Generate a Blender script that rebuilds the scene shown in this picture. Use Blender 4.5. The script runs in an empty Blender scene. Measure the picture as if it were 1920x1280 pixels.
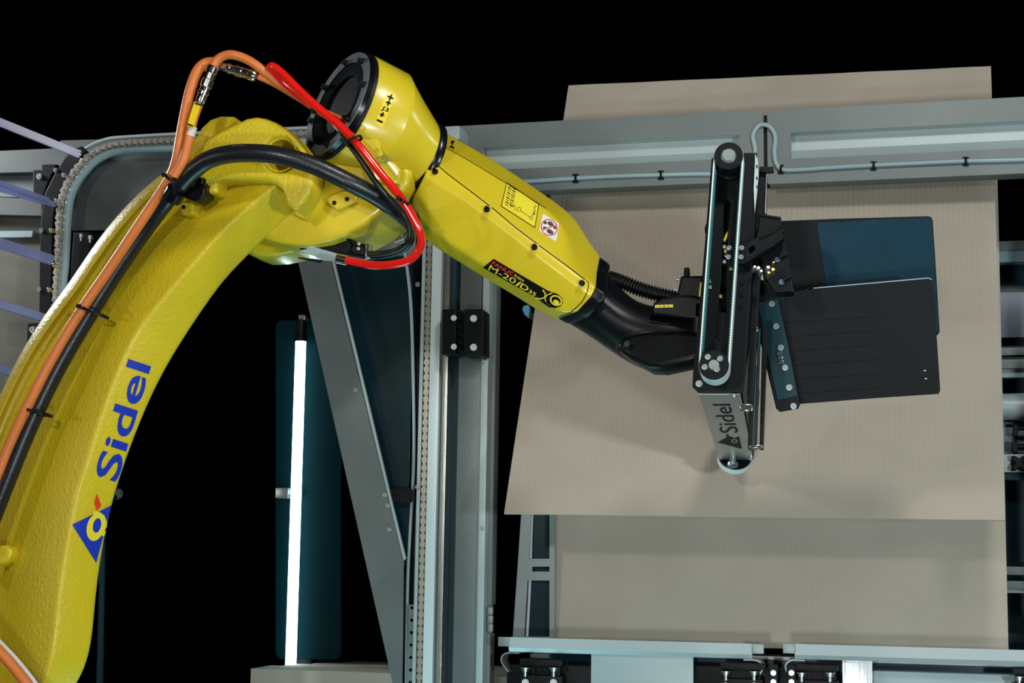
import bpy, bmesh, math, random
from mathutils import Vector, Matrix
from mathutils.bvhtree import BVHTree
random.seed(5)
S = bpy.context.scene
COL = S.collection
PI = math.pi

# ------------------------------------------------------------ camera
FPX, PITCH, ROLL, YAW, CZ = 2884.0, math.radians(8.2), math.radians(0.9), math.radians(13.8), 1.5
F0 = Vector((-math.sin(YAW), math.cos(YAW), 0)); R0 = Vector((math.cos(YAW), math.sin(YAW), 0)); U0 = Vector((0, 0, 1))
CF = F0*math.cos(PITCH)+U0*math.sin(PITCH); U1 = U0*math.cos(PITCH)-F0*math.sin(PITCH)
CR = R0*math.cos(ROLL)+U1*math.sin(ROLL); CU = U1*math.cos(ROLL)-R0*math.sin(ROLL)
CAM = Vector((0, 0, CZ))
cd = bpy.data.cameras.new('camera'); cam = bpy.data.objects.new('camera', cd); COL.objects.link(cam)
cam.matrix_world = Matrix(((CR.x, CU.x, -CF.x, 0), (CR.y, CU.y, -CF.y, 0), (CR.z, CU.z, -CF.z, CZ), (0, 0, 0, 1)))
cd.sensor_width = 36; cd.lens = FPX/1920*36; cd.clip_start = .05; cd.clip_end = 60
S.camera = cam

# ------------------------------------------------------------ world, lights, exposure
S.view_settings.view_transform = 'Standard'; S.view_settings.look = 'None'
S.view_settings.gamma = 1; S.view_settings.use_curve_mapping = False
S.view_settings.exposure = 0.0
w = bpy.data.worlds.new('dark_hall'); S.world = w; w.use_nodes = True
w.node_tree.nodes['Background'].inputs[0].default_value = (.10, .30, .40, 1)
w.node_tree.nodes['Background'].inputs[1].default_value = 0.0

def area(name, loc, aim, size, power, color, sy=None, spread=None):
    l = bpy.data.lights.new(name, 'AREA'); l.energy = power; l.color = color; l.size = size
    if sy: l.shape = 'RECTANGLE'; l.size_y = sy
    if spread: l.spread = math.radians(spread)
    o = bpy.data.objects.new(name, l); COL.objects.link(o); o.location = loc
    o.rotation_euler = (Vector(aim)-Vector(loc)).to_track_quat('-Z', 'Y').to_euler()
    return o
area('studio_light', (-5.0, .4, 2.1), (-.2, 4.3, 1.6), .12, 18, (1, .95, .88))
area('studio_light', (-1.3, .1, 2.5), (-.3, 4.1, 1.9), .16, 24, (1, .96, .90))
area('studio_light', (1.9, .5, 1.45), (-.5, 3.9, 1.8), .22, 66, (.84, .98, 1))
area('studio_light', (-3.4, 3.9, 3.0), (-1.5, 3.1, 2.0), .35, 24, (.95, .98, 1))
area('studio_light', (.4, 1.5, 3.9), (-.9, 3.3, 2.1), .35, 38, (1, .99, .94))
area('studio_light', (-.4, .5, .9), (-.2, 4.2, 1.4), .2, 24, (.93, .99, 1))  # added low fill that brightens the lower cardboard
area('studio_light', (-1.4, 3.5, .25), (-.9, 3.3, 2.0), .7, 12, (.35, .9, 1))
area('studio_light', (2.2, 3.6, 3.0), (.1, 4.4, 2.85), .3, 7, (.75, .92, 1))

# ------------------------------------------------------------ helpers
def ray(px, py): return CF*FPX+CR*(px-960)-CU*(py-640)
def P(px, py, y):                                  # the point of depth y that a measured pixel shows
    d = ray(px, py); return CAM+d*(y/d.y)
class Plane:
    def __init__(s, o, n, up=U0):
        s.o = Vector(o); s.n = Vector(n).normalized()     # n points away from the camera
        s.u = Vector(up).cross(s.n).normalized()*-1 if abs(Vector(up).normalized().dot(s.n)) < .99 else Vector((1, 0, 0))
        s.v = s.n.cross(s.u)*-1
        if s.v.z < 0 and abs(s.v.z) > .2: s.v = -s.v; s.u = -s.u
        if s.u.cross(s.v).dot(s.n) > 0: s.u = -s.u
    def hit(s, px, py, off=0):
        d = ray(px, py); o = s.o+s.n*off
        return CAM+d*((o-CAM).dot(s.n)/d.dot(s.n))
    def uv(s, p): q = p-s.o; return (q.dot(s.u), q.dot(s.v))
    def w(s, u, v, off=0): return s.o+s.u*u+s.v*v+s.n*off
    def at(s, off): return Plane(s.o+s.n*off, s.n)
def YP(y): return Plane((0, y, CZ), (0, 1, 0))

def mat(name, color, rough=.5, metal=0., bump=0., scale=40., spec=.5, coat=0., var=0., kind='noise', emit=None, alpha=1., trans=0.):
    m = bpy.data.materials.new(name); m.use_nodes = True; nt = m.node_tree; b = nt.nodes['Principled BSDF']
    b.inputs['Base Color'].default_value = (*color, 1); b.inputs['Roughness'].default_value = rough
    b.inputs['Metallic'].default_value = metal; b.inputs['Specular IOR Level'].default_value = spec
    b.inputs['Coat Weight'].default_value = coat; b.inputs['Coat Roughness'].default_value = .12
    b.inputs['Alpha'].default_value = alpha; b.inputs['Transmission Weight'].default_value = trans
    if emit:
        b.inputs['Emission Color'].default_value = (*emit[0], 1); b.inputs['Emission Strength'].default_value = emit[1]
    tc = nt.nodes.new('ShaderNodeTexCoord'); nz = nt.nodes.new('ShaderNodeTexNoise')
    nt.links.new(tc.outputs['Object'], nz.inputs['Vector']); nz.inputs['Scale'].default_value = scale; nz.inputs['Detail'].default_value = 5
    if var:
        r = nt.nodes.new('ShaderNodeValToRGB'); n2 = nt.nodes.new('ShaderNodeTexNoise'); n2.inputs['Scale'].default_value = 6; n2.inputs['Detail'].default_value = 6
        nt.links.new(tc.outputs['Object'], n2.inputs['Vector'])
        r.color_ramp.elements[0].position = .3; r.color_ramp.elements[1].position = .7
        r.color_ramp.elements[0].color = (*[c*(1-var) for c in color], 1); r.color_ramp.elements[1].color = (*[min(1, c*(1+var)) for c in color], 1)
        nt.links.new(n2.outputs['Fac'], r.inputs['Fac']); nt.links.new(r.outputs['Color'], b.inputs['Base Color'])
    if bump:
        bp = nt.nodes.new('ShaderNodeBump'); bp.inputs['Strength'].default_value = bump; bp.inputs['Distance'].default_value = .004
        src = nz.outputs['Fac']
        if kind == 'flute':
            wv = nt.nodes.new('ShaderNodeTexWave'); wv.inputs['Scale'].default_value = scale; wv.inputs['Distortion'].default_value = .6; wv.inputs['Detail'].default_value = 2; wv.inputs['Detail Scale'].default_value = 3
            nt.links.new(tc.outputs['Object'], wv.inputs['Vector'])
            nz.inputs['Scale'].default_value = 160
            mx = nt.nodes.new('ShaderNodeMix'); mx.inputs[0].default_value = .45
            nt.links.new(wv.outputs['Fac'], mx.inputs[2]); nt.links.new(nz.outputs['Fac'], mx.inputs[3]); src = mx.outputs[0]
        if kind == 'brush':
            mp = nt.nodes.new('ShaderNodeMapping'); mp.inputs['Scale'].default_value = (1, 1, .04)
            nt.links.new(tc.outputs['Object'], mp.inputs['Vector']); nt.links.new(mp.outputs['Vector'], nz.inputs['Vector'])
        nt.links.new(src, bp.inputs['Height']); nt.links.new(bp.outputs['Normal'], b.inputs['Normal'])
    return m

M = {}
M['yellow'] = mat('cast_yellow_paint', (.60, .455, .012), .38, bump=.5, scale=120, coat=.15, var=.05)
M['yellow_s'] = mat('smooth_yellow_paint', (.62, .475, .018), .30, bump=.06, scale=60, coat=.25, var=.03)
M['sticker'] = mat('yellow_sticker', (.80, .60, .01), .4)
M['black'] = mat('black_plastic', (.004, .005, .006), .45, spec=.18, bump=.1, scale=90)
M['gloss'] = mat('gloss_black', (.003, .004, .005), .24, spec=.3)
M['wristblk'] = mat('wrist_black', (.003, .004, .005), .36, spec=.22, bump=.05, scale=150)
M['satin'] = mat('anodised_black', (.0035, .0055, .0065), .42, spec=.16, bump=.08, scale=120)
M['tealblk'] = mat('teal_black_metal', (.006, .032, .042), .45, spec=.2, metal=.0, bump=.08, scale=60)
M['rubber'] = mat('black_rubber_hose', (.008, .010, .013), .33, bump=.12, scale=160)
M['orange'] = mat('orange_cable_sheath', (.62, .17, .035), .42, bump=.1, scale=120, var=.06)
M['red'] = mat('red_air_hose', (.72, .012, .008), .12, coat=.6)
M['white'] = mat('white_band', (.6, .58, .55), .45)
M['steel'] = mat('galvanised_steel', (.24, .28, .28), .42, metal=.6, bump=.04, scale=140, var=.08)
M['plate'] = mat('dull_steel_plate', (.135, .16, .165), .42, metal=.45, bump=.1, scale=140, var=.12)
M['brushed'] = mat('brushed_steel', (.52, .55, .56), .30, metal=.9, bump=.12, scale=160, var=.10, kind='brush')
M['paint'] = mat('grey_powder_coat', (.145, .17, .165), .48, bump=.04, scale=200, metal=.15, var=.05)
M['darkpaint'] = mat('dark_grey_coat', (.085, .10, .098), .5, bump=.05, scale=200)
M['lightpaint'] = mat('pale_blue_grey_coat', (.39, .46, .465), .42, metal=.1, bump=.05, scale=120)
M['chrome'] = mat('nickel_plating', (.72, .72, .70), .18, metal=1., bump=.1, scale=80)
M['zinc'] = mat('zinc_screw', (.40, .46, .46), .34, metal=.9)
M['chain'] = mat('chain_steel', (.55, .51, .45), .36, metal=.8, var=.15)
M['card'] = mat('corrugated_cardboard', (.415, .365, .30), .85, bump=.32, scale=22, var=.05, kind='flute', spec=.2)
M['card2'] = mat('plain_cardboard', (.47, .42, .35), .85, bump=.12, scale=22, var=.05, kind='flute', spec=.2)
M['cardedge'] = mat('cardboard_cut_edge', (.56, .45, .33), .9, bump=.5, scale=200)
M['darkpanel'] = mat('dark_blue_sheet', (.004, .020, .030), .25, metal=.1, var=.25)
M['midpanel'] = mat('slate_sheet', (.13, .16, .20), .4, metal=.3)
M['pipe'] = mat('grey_blue_pipe', (.30, .40, .42), .38, bump=.05)
M['blade'] = mat('teal_coated_blade', (.002, .032, .055), .32, metal=.25, var=.18)
M['carbon'] = mat('carbon_blade', (.0045, .006, .007), .5, spec=.14)
M['belt'] = mat('white_belt', (.66, .74, .72), .5)
M['teeth'] = mat('teal_belt_teeth', (.10, .36, .36), .5)
M['blue'] = mat('blue_print', (.010, .035, .40), .4)
M['redp'] = mat('red_print', (.70, .04, .015), .4)
M['whitep'] = mat('white_print', (.72, .70, .68), .45)
M['blackp'] = mat('black_print', (.004, .004, .005), .5, spec=.1)
M['yelp'] = mat('yellow_print', (.75, .62, .03), .4)
M['acryl'] = mat('clear_acrylic', (.42, .45, .78), .28, trans=.7, spec=.3)
M['tube'] = mat('lit_tube', (1, 1, 1), .5, emit=((.70, .97, 1.0), 8.0))
M['tubehousing'] = mat('teal_lamp_backing', (.0005, .012, .016), .7, spec=.05)
M['floor'] = mat('dark_concrete', (.015, .017, .018), .8, bump=.3, scale=8, var=.2)
M['bluep'] = mat('blue_hose', (.02, .10, .6), .3)
M['brass'] = mat('brass_fitting', (.55, .38, .12), .3, metal=.9)
# diagonal weave on the carbon blade
nt = M['carbon'].node_tree; wv = nt.nodes.new('ShaderNodeTexWave'); tc = nt.nodes.new('ShaderNodeTexCoord'); mp = nt.nodes.new('ShaderNodeMapping'); bp = nt.nodes.new('ShaderNodeBump')
mp.inputs['Rotation'].default_value = (0, math.radians(-62), 0); wv.inputs['Scale'].default_value = 45; bp.inputs['Strength'].default_value = .35; bp.inputs['Distance'].default_value = .002
nt.links.new(tc.outputs['Object'], mp.inputs['Vector']); nt.links.new(mp.outputs['Vector'], wv.inputs['Vector']); nt.links.new(wv.outputs['Fac'], bp.inputs['Height']); nt.links.new(bp.outputs['Normal'], nt.nodes['Principled BSDF'].inputs['Normal'])

def tag(o, label, cat, group=None, kind=None):
    if label: o['label'] = label
    if cat: o['category'] = cat
    if group: o['group'] = group
    if kind: o['kind'] = kind
    return o
def thing(name, loc, label, cat, group=None):
    o = bpy.data.objects.new(name, None); COL.objects.link(o); o.location = Vector(loc); o.empty_display_size = .05
    return tag(o, label, cat, group)
def wloc(o):
    v = Vector((0, 0, 0))
    while o: v = v+o.location; o = o.parent
    return v
def link(name, me, m, parent=None, smooth=None, label=None):
    o = bpy.data.objects.new(name, me); COL.objects.link(o)
    if m:
        if not me.materials: me.materials.append(m)
    if parent: o.parent = parent; o.location = -wloc(parent)
    if smooth is not None:
        me.shade_smooth()
        if smooth < 180:
            me.set_sharp_from_angle(angle=math.radians(smooth))
    if label: o['label'] = label
    return o
def from_bm(name, bm, m, parent=None, smooth=30, label=None):
    bmesh.ops.recalc_face_normals(bm, faces=bm.faces)
    me = bpy.data.meshes.new(name); bm.to_mesh(me); bm.free()
    return link(name, me, m, parent, smooth, label)
def curve_mesh(cu):
    o = bpy.data.objects.new('tmp', cu); COL.objects.link(o)
    dg = bpy.context.evaluated_depsgraph_get(); dg.update()
    me = bpy.data.meshes.new_from_object(o.evaluated_get(dg)); bpy.data.objects.remove(o); me.materials.clear()
    return me
def plate_me(loops, thick, bevel=0., res=2):
    """flat solid from closed loops of (u,v); z from 0 to -thick"""
    cu = bpy.data.curves.new('c', 'CURVE'); cu.dimensions = '2D'; cu.fill_mode = 'BOTH'
    bevel = min(bevel, thick*.45)
    cu.extrude = max(thick/2-bevel, 1e-5); cu.bevel_depth = bevel; cu.bevel_resolution = res; cu.offset = -bevel
    for lp in loops:
        sp = cu.splines.new('POLY'); sp.points.add(len(lp)-1); sp.use_cyclic_u = True
        for i, (a, b) in enumerate(lp): sp.points[i].co = (a, b, 0, 1)
    me = curve_mesh(cu)
    for v in me.vertices: v.co.z -= thick/2
    return me
def plate(name, loops, pl, thick, m, parent=None, bevel=.002, label=None, px=True, smooth=35):
    """solid sheet whose front lies in plane pl, loops given as measured pixels (px) or plane coordinates"""
    if not isinstance(loops[0][0], (tuple, list)): loops = [loops]
    L = [[pl.uv(pl.hit(*q)) if px else q for q in lp] for lp in loops]
    me = plate_me(L, thick, bevel)
    for v in me.vertices: v.co = pl.w(v.co.x, v.co.y, -v.co.z)
    return link(name, me, m, parent, smooth, label)
def rrect(x0, y0, x1, y1, r, n=4):
    pts = []
    for cx, cy, a in ((x1-r, y1-r, 0), (x0+r, y1-r, 90), (x0+r, y0+r, 180), (x1-r, y0+r, 270)):
        for i in range(n+1):
            t = math.radians(a+90*i/n); pts.append((cx+r*math.cos(t), cy+r*math.sin(t)))
    return pts
def circ(cx, cy, r, n=24, ry=None, rot=0):
    o = []
    for i in range(n):
        a = 2*PI*i/n; x = r*math.cos(a); y = (ry or r)*math.sin(a)
        o.append((cx+x*math.cos(rot)-y*math.sin(rot), cy+x*math.sin(rot)+y*math.cos(rot)))
    return o
def box(name, lo, hi, m, parent=None, bevel=.003, label=None):
    bm = bmesh.new(); bmesh.ops.create_cube(bm, size=1)
    lo = Vector(lo); hi = Vector(hi)
    for v in bm.verts: v.co = Vector([lo[i] if v.co[i] < 0 else hi[i] for i in range(3)])
    if bevel: bmesh.ops.bevel(bm, geom=list(bm.edges), offset=bevel, segments=2, affect='EDGES', profile=.7)
    return from_bm(name, bm, m, parent, 35, label)
def pbox(name, x0, y0, x1, y1, d0, d1, m, parent=None, bevel=.003, label=None):
    """box whose front face (depth d0) spans the measured pixel rectangle"""
    c = P((x0+x1)/2, (y0+y1)/2, d0); a = P(x0, (y0+y1)/2, d0).x; b = P(x1, (y0+y1)/2, d0).x
    t = P((x0+x1)/2, y0, d0).z; q = P((x0+x1)/2, y1, d0).z
    return box(name, (a, d0, q), (b, d1, t), m, parent, bevel, label)
def smoothpath(pts, n):
    """Catmull-Rom through pts, n samples per span"""
    out = []; p = [pts[0]*2-pts[1]]+list(pts)+[pts[-1]*2-pts[-2]]
    for i in range(1, len(p)-2):
        for k in range(n):
            t = k/n; a, b, c, d = p[i-1], p[i], p[i+1], p[i+2]
            out.append(.5*((2*b)+(c-a)*t+(2*a-5*b+4*c-d)*t*t+(3*b-a-3*c+d)*t**3))
    out.append(pts[-1]); return out
def tube_me(path, rad, seg=12, cap=True):
    bm = bmesh.new(); rings = []; n = len(path); nrm = None
    for i, p in enumerate(path):
        t = (path[min(i+1, n-1)]-path[max(i-1, 0)]).normalized()
        if nrm is None: nrm = t.orthogonal().normalized()
        else: nrm = (nrm-t*nrm.dot(t)).normalized()
        bn = t.cross(nrm); r = rad[i] if isinstance(rad, (list, tuple)) else rad
        rings.append([bm.verts.new(p+nrm*math.cos(2*PI*k/seg)*r+bn*math.sin(2*PI*k/seg)*r) for k in range(seg)])
    for a, b in zip(rings, rings[1:]):
        for k in range(seg): bm.faces.new((a[k], a[(k+1) % seg], b[(k+1) % seg], b[k]))
    if cap: bm.faces.new(rings[0][::-1]); bm.faces.new(rings[-1])
    return bm
def tube(name, pts, rpx, m, parent=None, n=8, seg=14, label=None):
    """pts = (px,py,depth); rpx = radius as seen in pixels"""
    w_ = [P(*q) for q in pts]; path = smoothpath(w_, n) if len(w_) > 2 else w_
    r = rpx*(w_[0]-CAM).dot(CF)/FPX
    return from_bm(name, tube_me(path, r, seg), m, parent, 50, label)
def lathe(name, prof, o, ax, m, parent=None, seg=40, label=None, smooth=35):
    """prof = (along axis, radius)"""
    ax = Vector(ax).normalized(); o = Vector(o); n1 = ax.orthogonal().normalized(); n2 = ax.cross(n1); bm = bmesh.new(); rings = []
    for (h, r) in prof:
        if r < 1e-6: rings.append([bm.verts.new(o+ax*h)])
        else: rings.append([bm.verts.new(o+ax*h+(n1*math.cos(2*PI*k/seg)+n2*math.sin(2*PI*k/seg))*r) for k in range(seg)])
    for a, b in zip(rings, rings[1:]):
        for k in range(seg):
            j = (k+1) % seg
            if len(a) == 1 and len(b) == 1: continue
            if len(a) == 1: bm.faces.new((a[0], b[k], b[j]))
            elif len(b) == 1: bm.faces.new((a[k], a[j], b[0]))
            else: bm.faces.new((a[k], a[j], b[j], b[k]))
    return from_bm(name, bm, m, parent, smooth, label)
def loft(name, rows, m, parent=None, creases={}, sub=2, capends=True, label=None, ec=.7):
    """rows of world points, closed across; creases {column: weight}"""
    bm = bmesh.new(); V = [[bm.verts.new(p) for p in r] for r in rows]; n = len(rows[0])
    cl = bm.edges.layers.float.new('crease_edge')
    for a, b in zip(V, V[1:]):
        for k in range(n): bm.faces.new((a[k], a[(k+1) % n], b[(k+1) % n], b[k]))
    if capends: bm.faces.new(V[0][::-1]); bm.faces.new(V[-1])
    bm.edges.ensure_lookup_table()
    for c, wt in creases.items():
        for a, b in zip(V, V[1:]):
            e = bm.edges.get((a[c], b[c]))
            if e: e[cl] = wt
    for r in (V[0], V[-1]):
        for k in range(n):
            e = bm.edges.get((r[k], r[(k+1) % n]))
            if e: e[cl] = ec
    o = from_bm(name, bm, m, parent, 180, label)
    md = o.modifiers.new('sub', 'SUBSURF'); md.levels = sub; md.render_levels = sub
    return o

# bolts: shared meshes
def bolt_mesh(r, h, socket=True):
    bm = bmesh.new(); seg = 14
    prof = [(0, r*1.35), (.0012, r*1.35), (.0013, r), (h, r), (h, r*.55), (h*.6, r*.5), (h*.6, 0)]
    rings = []
    for (z, q) in prof:
        rings.append([bm.verts.new((0, 0, z))] if q == 0 else [bm.verts.new((q*math.cos(2*PI*k/seg), q*math.sin(2*PI*k/seg), z)) for k in range(seg)])
    for a, b in zip(rings, rings[1:]):
        for k in range(seg):
            j = (k+1) % seg
            bm.faces.new((a[k], a[j], b[0]) if len(b) == 1 else (a[k], a[j], b[j], b[k]))
    me = bpy.data.meshes.new('bolt'); bmesh.ops.recalc_face_normals(bm, faces=bm.faces); bm.to_mesh(me); bm.free()
    me.shade_smooth(); me.set_sharp_from_angle(angle=.6)
    return me
BOLTS = {}
def bolt(p, n, rpx, m, parent, name='bolt', h=None):
    """a socket-head bolt standing on point p, its head towards n"""
    r = rpx*(p-CAM).dot(CF)/FPX; key = (round(r, 4), m.name, h)
    if key not in BOLTS:
        me = bolt_mesh(r, h or r*1.1); me.materials.append(m); BOLTS[key] = me
    o = bpy.data.objects.new(name, BOLTS[key]); COL.objects.link(o); o.parent = parent
    o.location = p-wloc(parent); o.rotation_euler = Vector(n).to_track_quat('Z', 'Y').to_euler(); return o
FRONT = Vector((0, -1, 0))

# flat print laid on a surface: shape measured in the photograph, dropped on the real surface
def bvh(*objs):
    bpy.context.view_layer.update(); dg = bpy.context.evaluated_depsgraph_get(); vs = []; fs = []
    for o in objs:
        ev = o.evaluated_get(dg); me = ev.to_mesh(); b = len(vs)
        vs += [o.matrix_world @ v.co for v in me.vertices]; fs += [[b+i for i in p.vertices] for p in me.polygons]; ev.to_mesh_clear()
    return BVHTree.FromPolygons(vs, fs)
def drop(T, px, py, off):
    d = ray(px, py).normalized(); h = T.ray_cast(CAM, d)
    if h[0] is None: return None
    n = h[1]; n = n if n.dot(d) < 0 else -n
    return h[0]+n*off
def decal_me(me2, fmap, T, off, maxe=6.):
    bm = bmesh.new(); bm.from_mesh(me2)
    for v in bm.verts: x, y = fmap(v.co.x, v.co.y); v.co = (x, y, 0)
    bmesh.ops.remove_doubles(bm, verts=bm.verts, dist=.01)
    for _ in range(5):
        es = [e for e in bm.edges if (e.verts[0].co-e.verts[1].co).length > maxe]
        if not es: break
        bmesh.ops.subdivide_edges(bm, edges=es, cuts=1, use_grid_fill=False); bmesh.ops.triangulate(bm, faces=bm.faces)
    dead = []
    for v in bm.verts:
        q = drop(T, v.co.x, v.co.y, off)
        if q is None: dead.append(v)
        else: v.co = q
    bmesh.ops.delete(bm, geom=dead, context='VERTS')
    for f in bm.faces:
        f.normal_update()
        if f.normal.dot(f.calc_center_median()-CAM) > 0: f.normal_flip()
    me = bpy.data.meshes.new('d'); bm.to_mesh(me); bm.free(); return me
def decal(name, loops, T, m, parent, off=.0007, label=None, maxe=6.):
    if not isinstance(loops[0][0], (tuple, list)): loops = [loops]
    cu = bpy.data.curves.new('c', 'CURVE'); cu.dimensions = '2D'; cu.fill_mode = 'BOTH'
    for lp in loops:
        sp = cu.splines.new('POLY'); sp.points.add(len(lp)-1); sp.use_cyclic_u = True
        for i, (a, b) in enumerate(lp): sp.points[i].co = (a, -b, 0, 1)
    return link(name, decal_me(curve_mesh(cu), lambda a, b: (a, -b), T, off, maxe), m, parent, None, label)
def text_me(s, bold=.0, sx=1.):
    cu = bpy.data.curves.new('t', 'FONT'); cu.body = s; cu.size = 1; cu.offset = bold; cu.resolution_u = 4
    me = curve_mesh(cu); xs = [v.co.x for v in me.vertices]; x0, x1 = min(xs), max(xs)
    for v in me.vertices: v.co.x = (v.co.x-x0)/(x1-x0)
    return me
def text(name, s, a, b, h, T, m, parent, off=.0012, bold=.0, bend=0., shear=0., label=None, cap=.70, up=None):
    """baseline from pixel a to pixel b, capital height h pixels"""
    A = Vector(a); B = Vector(b); t = (B-A); u = Vector((t.y, -t.x)).normalized() if up is None else Vector(up).normalized()
    if up is None and False: u = -u
    def fm(x, y):
        p = A+t*x+u*(y/cap*h)+u*bend*4*x*(1-x)+t.normalized()*shear*y/cap*h
        return p.x, p.y
    return link(name, decal_me(text_me(s, bold), fm, T, off, 5.), m, parent, None, label)
def stroke(pts, wd):
    """thin closed outline around an open line, in pixels"""
    L = []; R_ = []
    for i, p in enumerate(pts):
        a = Vector(pts[max(i-1, 0)]); b = Vector(pts[min(i+1, len(pts)-1)]); t = (b-a).normalized(); n = Vector((-t.y, t.x))*wd/2
        L.append((p[0]+n.x, p[1]+n.y)); R_.append((p[0]-n.x, p[1]-n.y))
    return L+R_[::-1]

# ============================================================ SETTING
fl = box('floor', (-8, -3, -.1), (6, 12, 0), M['floor'], None, 0); tag(fl, 'dark concrete floor of the unlit hall', None, kind='structure')

# ============================================================ CARDBOARD SHEETS
def quad_sheet(name, X, thick, m, label, cat, edge=True, nx=1, bow=0.):
    """board with real thickness from its four front corners TL TR BR BL"""
    X = [Vector(x) for x in X]; n = (X[1]-X[0]).cross(X[3]-X[0]).normalized()
    if n.y < 0: n = -n
    N = 24; K = 6; bm = bmesh.new(); fr = []; bk = []
    for j in range(K+1):
        for i in range(N+1):
            s = i/N; t = j/K; p = X[0].lerp(X[1], s).lerp(X[3].lerp(X[2], s), t)
            p = p+n*(bow*4*s*(1-s)); wob = .0006*math.sin(i*5.1+j*3.3)
            fr.append(bm.verts.new(p+n*wob)); bk.append(bm.verts.new(p+n*(thick+wob)))
    I = lambda i, j: j*(N+1)+i
    for j in range(K):
        for i in range(N):
            for V in (fr, bk): bm.faces.new((V[I(i, j)], V[I(i+1, j)], V[I(i+1, j+1)], V[I(i, j+1)]))
    e1 = []
    for j in range(K):
        for i in (0, N): e1.append(bm.faces.new((fr[I(i, j)], fr[I(i, j+1)], bk[I(i, j+1)], bk[I(i, j)])))
    for i in range(N):
        for j in (0, K): e1.append(bm.faces.new((fr[I(i, j)], fr[I(i+1, j)], bk[I(i+1, j)], bk[I(i, j)])))
    for f in e1: f.material_index = 1
    o = from_bm(name, bm, m, None, 30); o.data.materials.append(M['cardedge'])
    return tag(o, label, cat)
Z = CZ
quad_sheet('cardboard_sheet', [P(1066, 160, 4.537), P(1858, 124, 4.555), P(1885, 975, 3.968), P(945, 962, 3.95)], .006, M['card'],
           'large leaning corrugated cardboard sheet behind the gripper, rising above the grey beam', 'cardboard sheet')
quad_sheet('cardboard_sheet', [P(1032, 300, 4.60), P(1869.5, 300, 4.60), P(1891, 1222, 4.335), P(1008, 1207, 4.335)], .012, M['card2'],
           'plain cardboard sheet standing behind the leaning one, lower part shown above the bottom rails', 'cardboard sheet')

# ============================================================ OVERHEAD BEAM
def beam(x0, y0, x1, y1, lbl, slot, yb, ends):
    """x0,y0 / x1,y1 front top-left and bottom-right measured corners"""
    b = P(x0, y0, yb); e = P(x1, y1, yb)
    t = thing('overhead_beam', ((b.x+e.x)/2, yb, e.z), lbl, 'beam')
    pl = YP(yb)
    o = [pl.uv(p) for p in (Vector((b.x, yb, b.z)), Vector((e.x, yb, b.z)), Vector((e.x, yb, e.z)), Vector((b.x, yb, e.z)))]
    u0, v0 = o[3]; u1, v1 = o[1]
    if u0 > u1: u0, u1 = u1, u0
    s = [pl.uv(pl.hit(*q)) for q in slot]
    su0, su1 = min(q[0] for q in s), max(q[0] for q in s); sv0, sv1 = min(q[1] for q in s), max(q[1] for q in s)
    plate('face_plate', [rrect(u0, v0, u1, v1, .006), rrect(su0, sv0, su1, sv1, .004)], pl, .003, M['paint'], t, .0005, px=False)
    X0, X1 = sorted((b.x, e.x)); dp = .065
    box('top_flange', (X0+.004, yb+.003, b.z-.006), (X1-.004, yb+dp, b.z-.002), M['paint'], t, .0006)
    box('bottom_flange', (X0+.004, yb+.003, e.z+.002), (X1-.004, yb+dp, e.z+.006), M['paint'], t, .0006)
    box('back_plate', (X0+.004, yb+dp, e.z+.002), (X1-.004, yb+dp+.003, b.z-.002), M['paint'], t, .0006)
    # recess liner: top wall, vertical back, lower wall sloped to catch top light and look brighter, end walls
    a = Vector((su0, 0, 0)); W0 = pl.w(su0, sv0); W1 = pl.w(su1, sv1); xa, xb = sorted((W0.x, W1.x)); za, zb = sorted((W0.z, W1.z))
    zm = za+(zb-za)*.46
    bm = bmesh.new(); prof = [(yb+.003, zb+.003), (yb+.040, zb+.002), (yb+.040, zm), (yb+.006, za-.002)]
    rows = [[bm.verts.new((x, q[0], q[1])) for q in prof] for x in (xa, xb)]
    for k in range(3): bm.faces.new((rows[0][k], rows[0][k+1], rows[1][k+1], rows[1][k]))
    for r in rows: bm.faces.new(r)
    from_bm('recess_liner', bm, M['lightpaint'], t, 20, 'pale recessed liner in the long slot')
    return t, (u0, u1, v0, v1)
YB = 4.25
bl, _ = beam(862, 236, 1432.5, 339, 'left length of the grey overhead beam, passing behind the toothed belt', [(905, 277), (1386, 253), (1386, 297), (905, 318)], YB, 0)
bl_j = plate('dark_gap_plate', [(1424, 216), (1446, 216), (1446, 336), (1424, 336)], YP(4.262), .004, M['black'], bl, .0005)  # black plate added behind the gap to keep it dark
br, _ = beam(1438, 207, 2060, 319, 'right length of the grey overhead beam, running out of frame', [(1483, 249), (2030, 224), (2030, 273), (1483, 295.5)], YB, 0)
def cable_run(name, pts, lbl, clips, y=YB-.006):
    t = thing(name, P(pts[0][0], pts[0][1], y), lbl, 'cable')
    tube('sheath', [(a, b, y) for a, b in pts], 4.2, M['pipe'], t, 6, 10)
    return t
cable_run('grey_cable', [(940, 343), (985, 340), (1080, 334), (1160, 330), (1240, 327.5), (1300, 326), (1372, 325), (1405, 315), (1416, 283), (1412, 255), (1421, 237), (1432, 233.5), (1445, 239), (1454, 257), (1452, 283), (1455, 305), (1466, 317),
                        (1492, 318.5), (1560, 314), (1633, 310), (1720, 306), (1810, 302), (1920, 299), (2040, 293)],
          'thin grey cable clipped along the overhead beam with a loop over the joint', 5)
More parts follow.
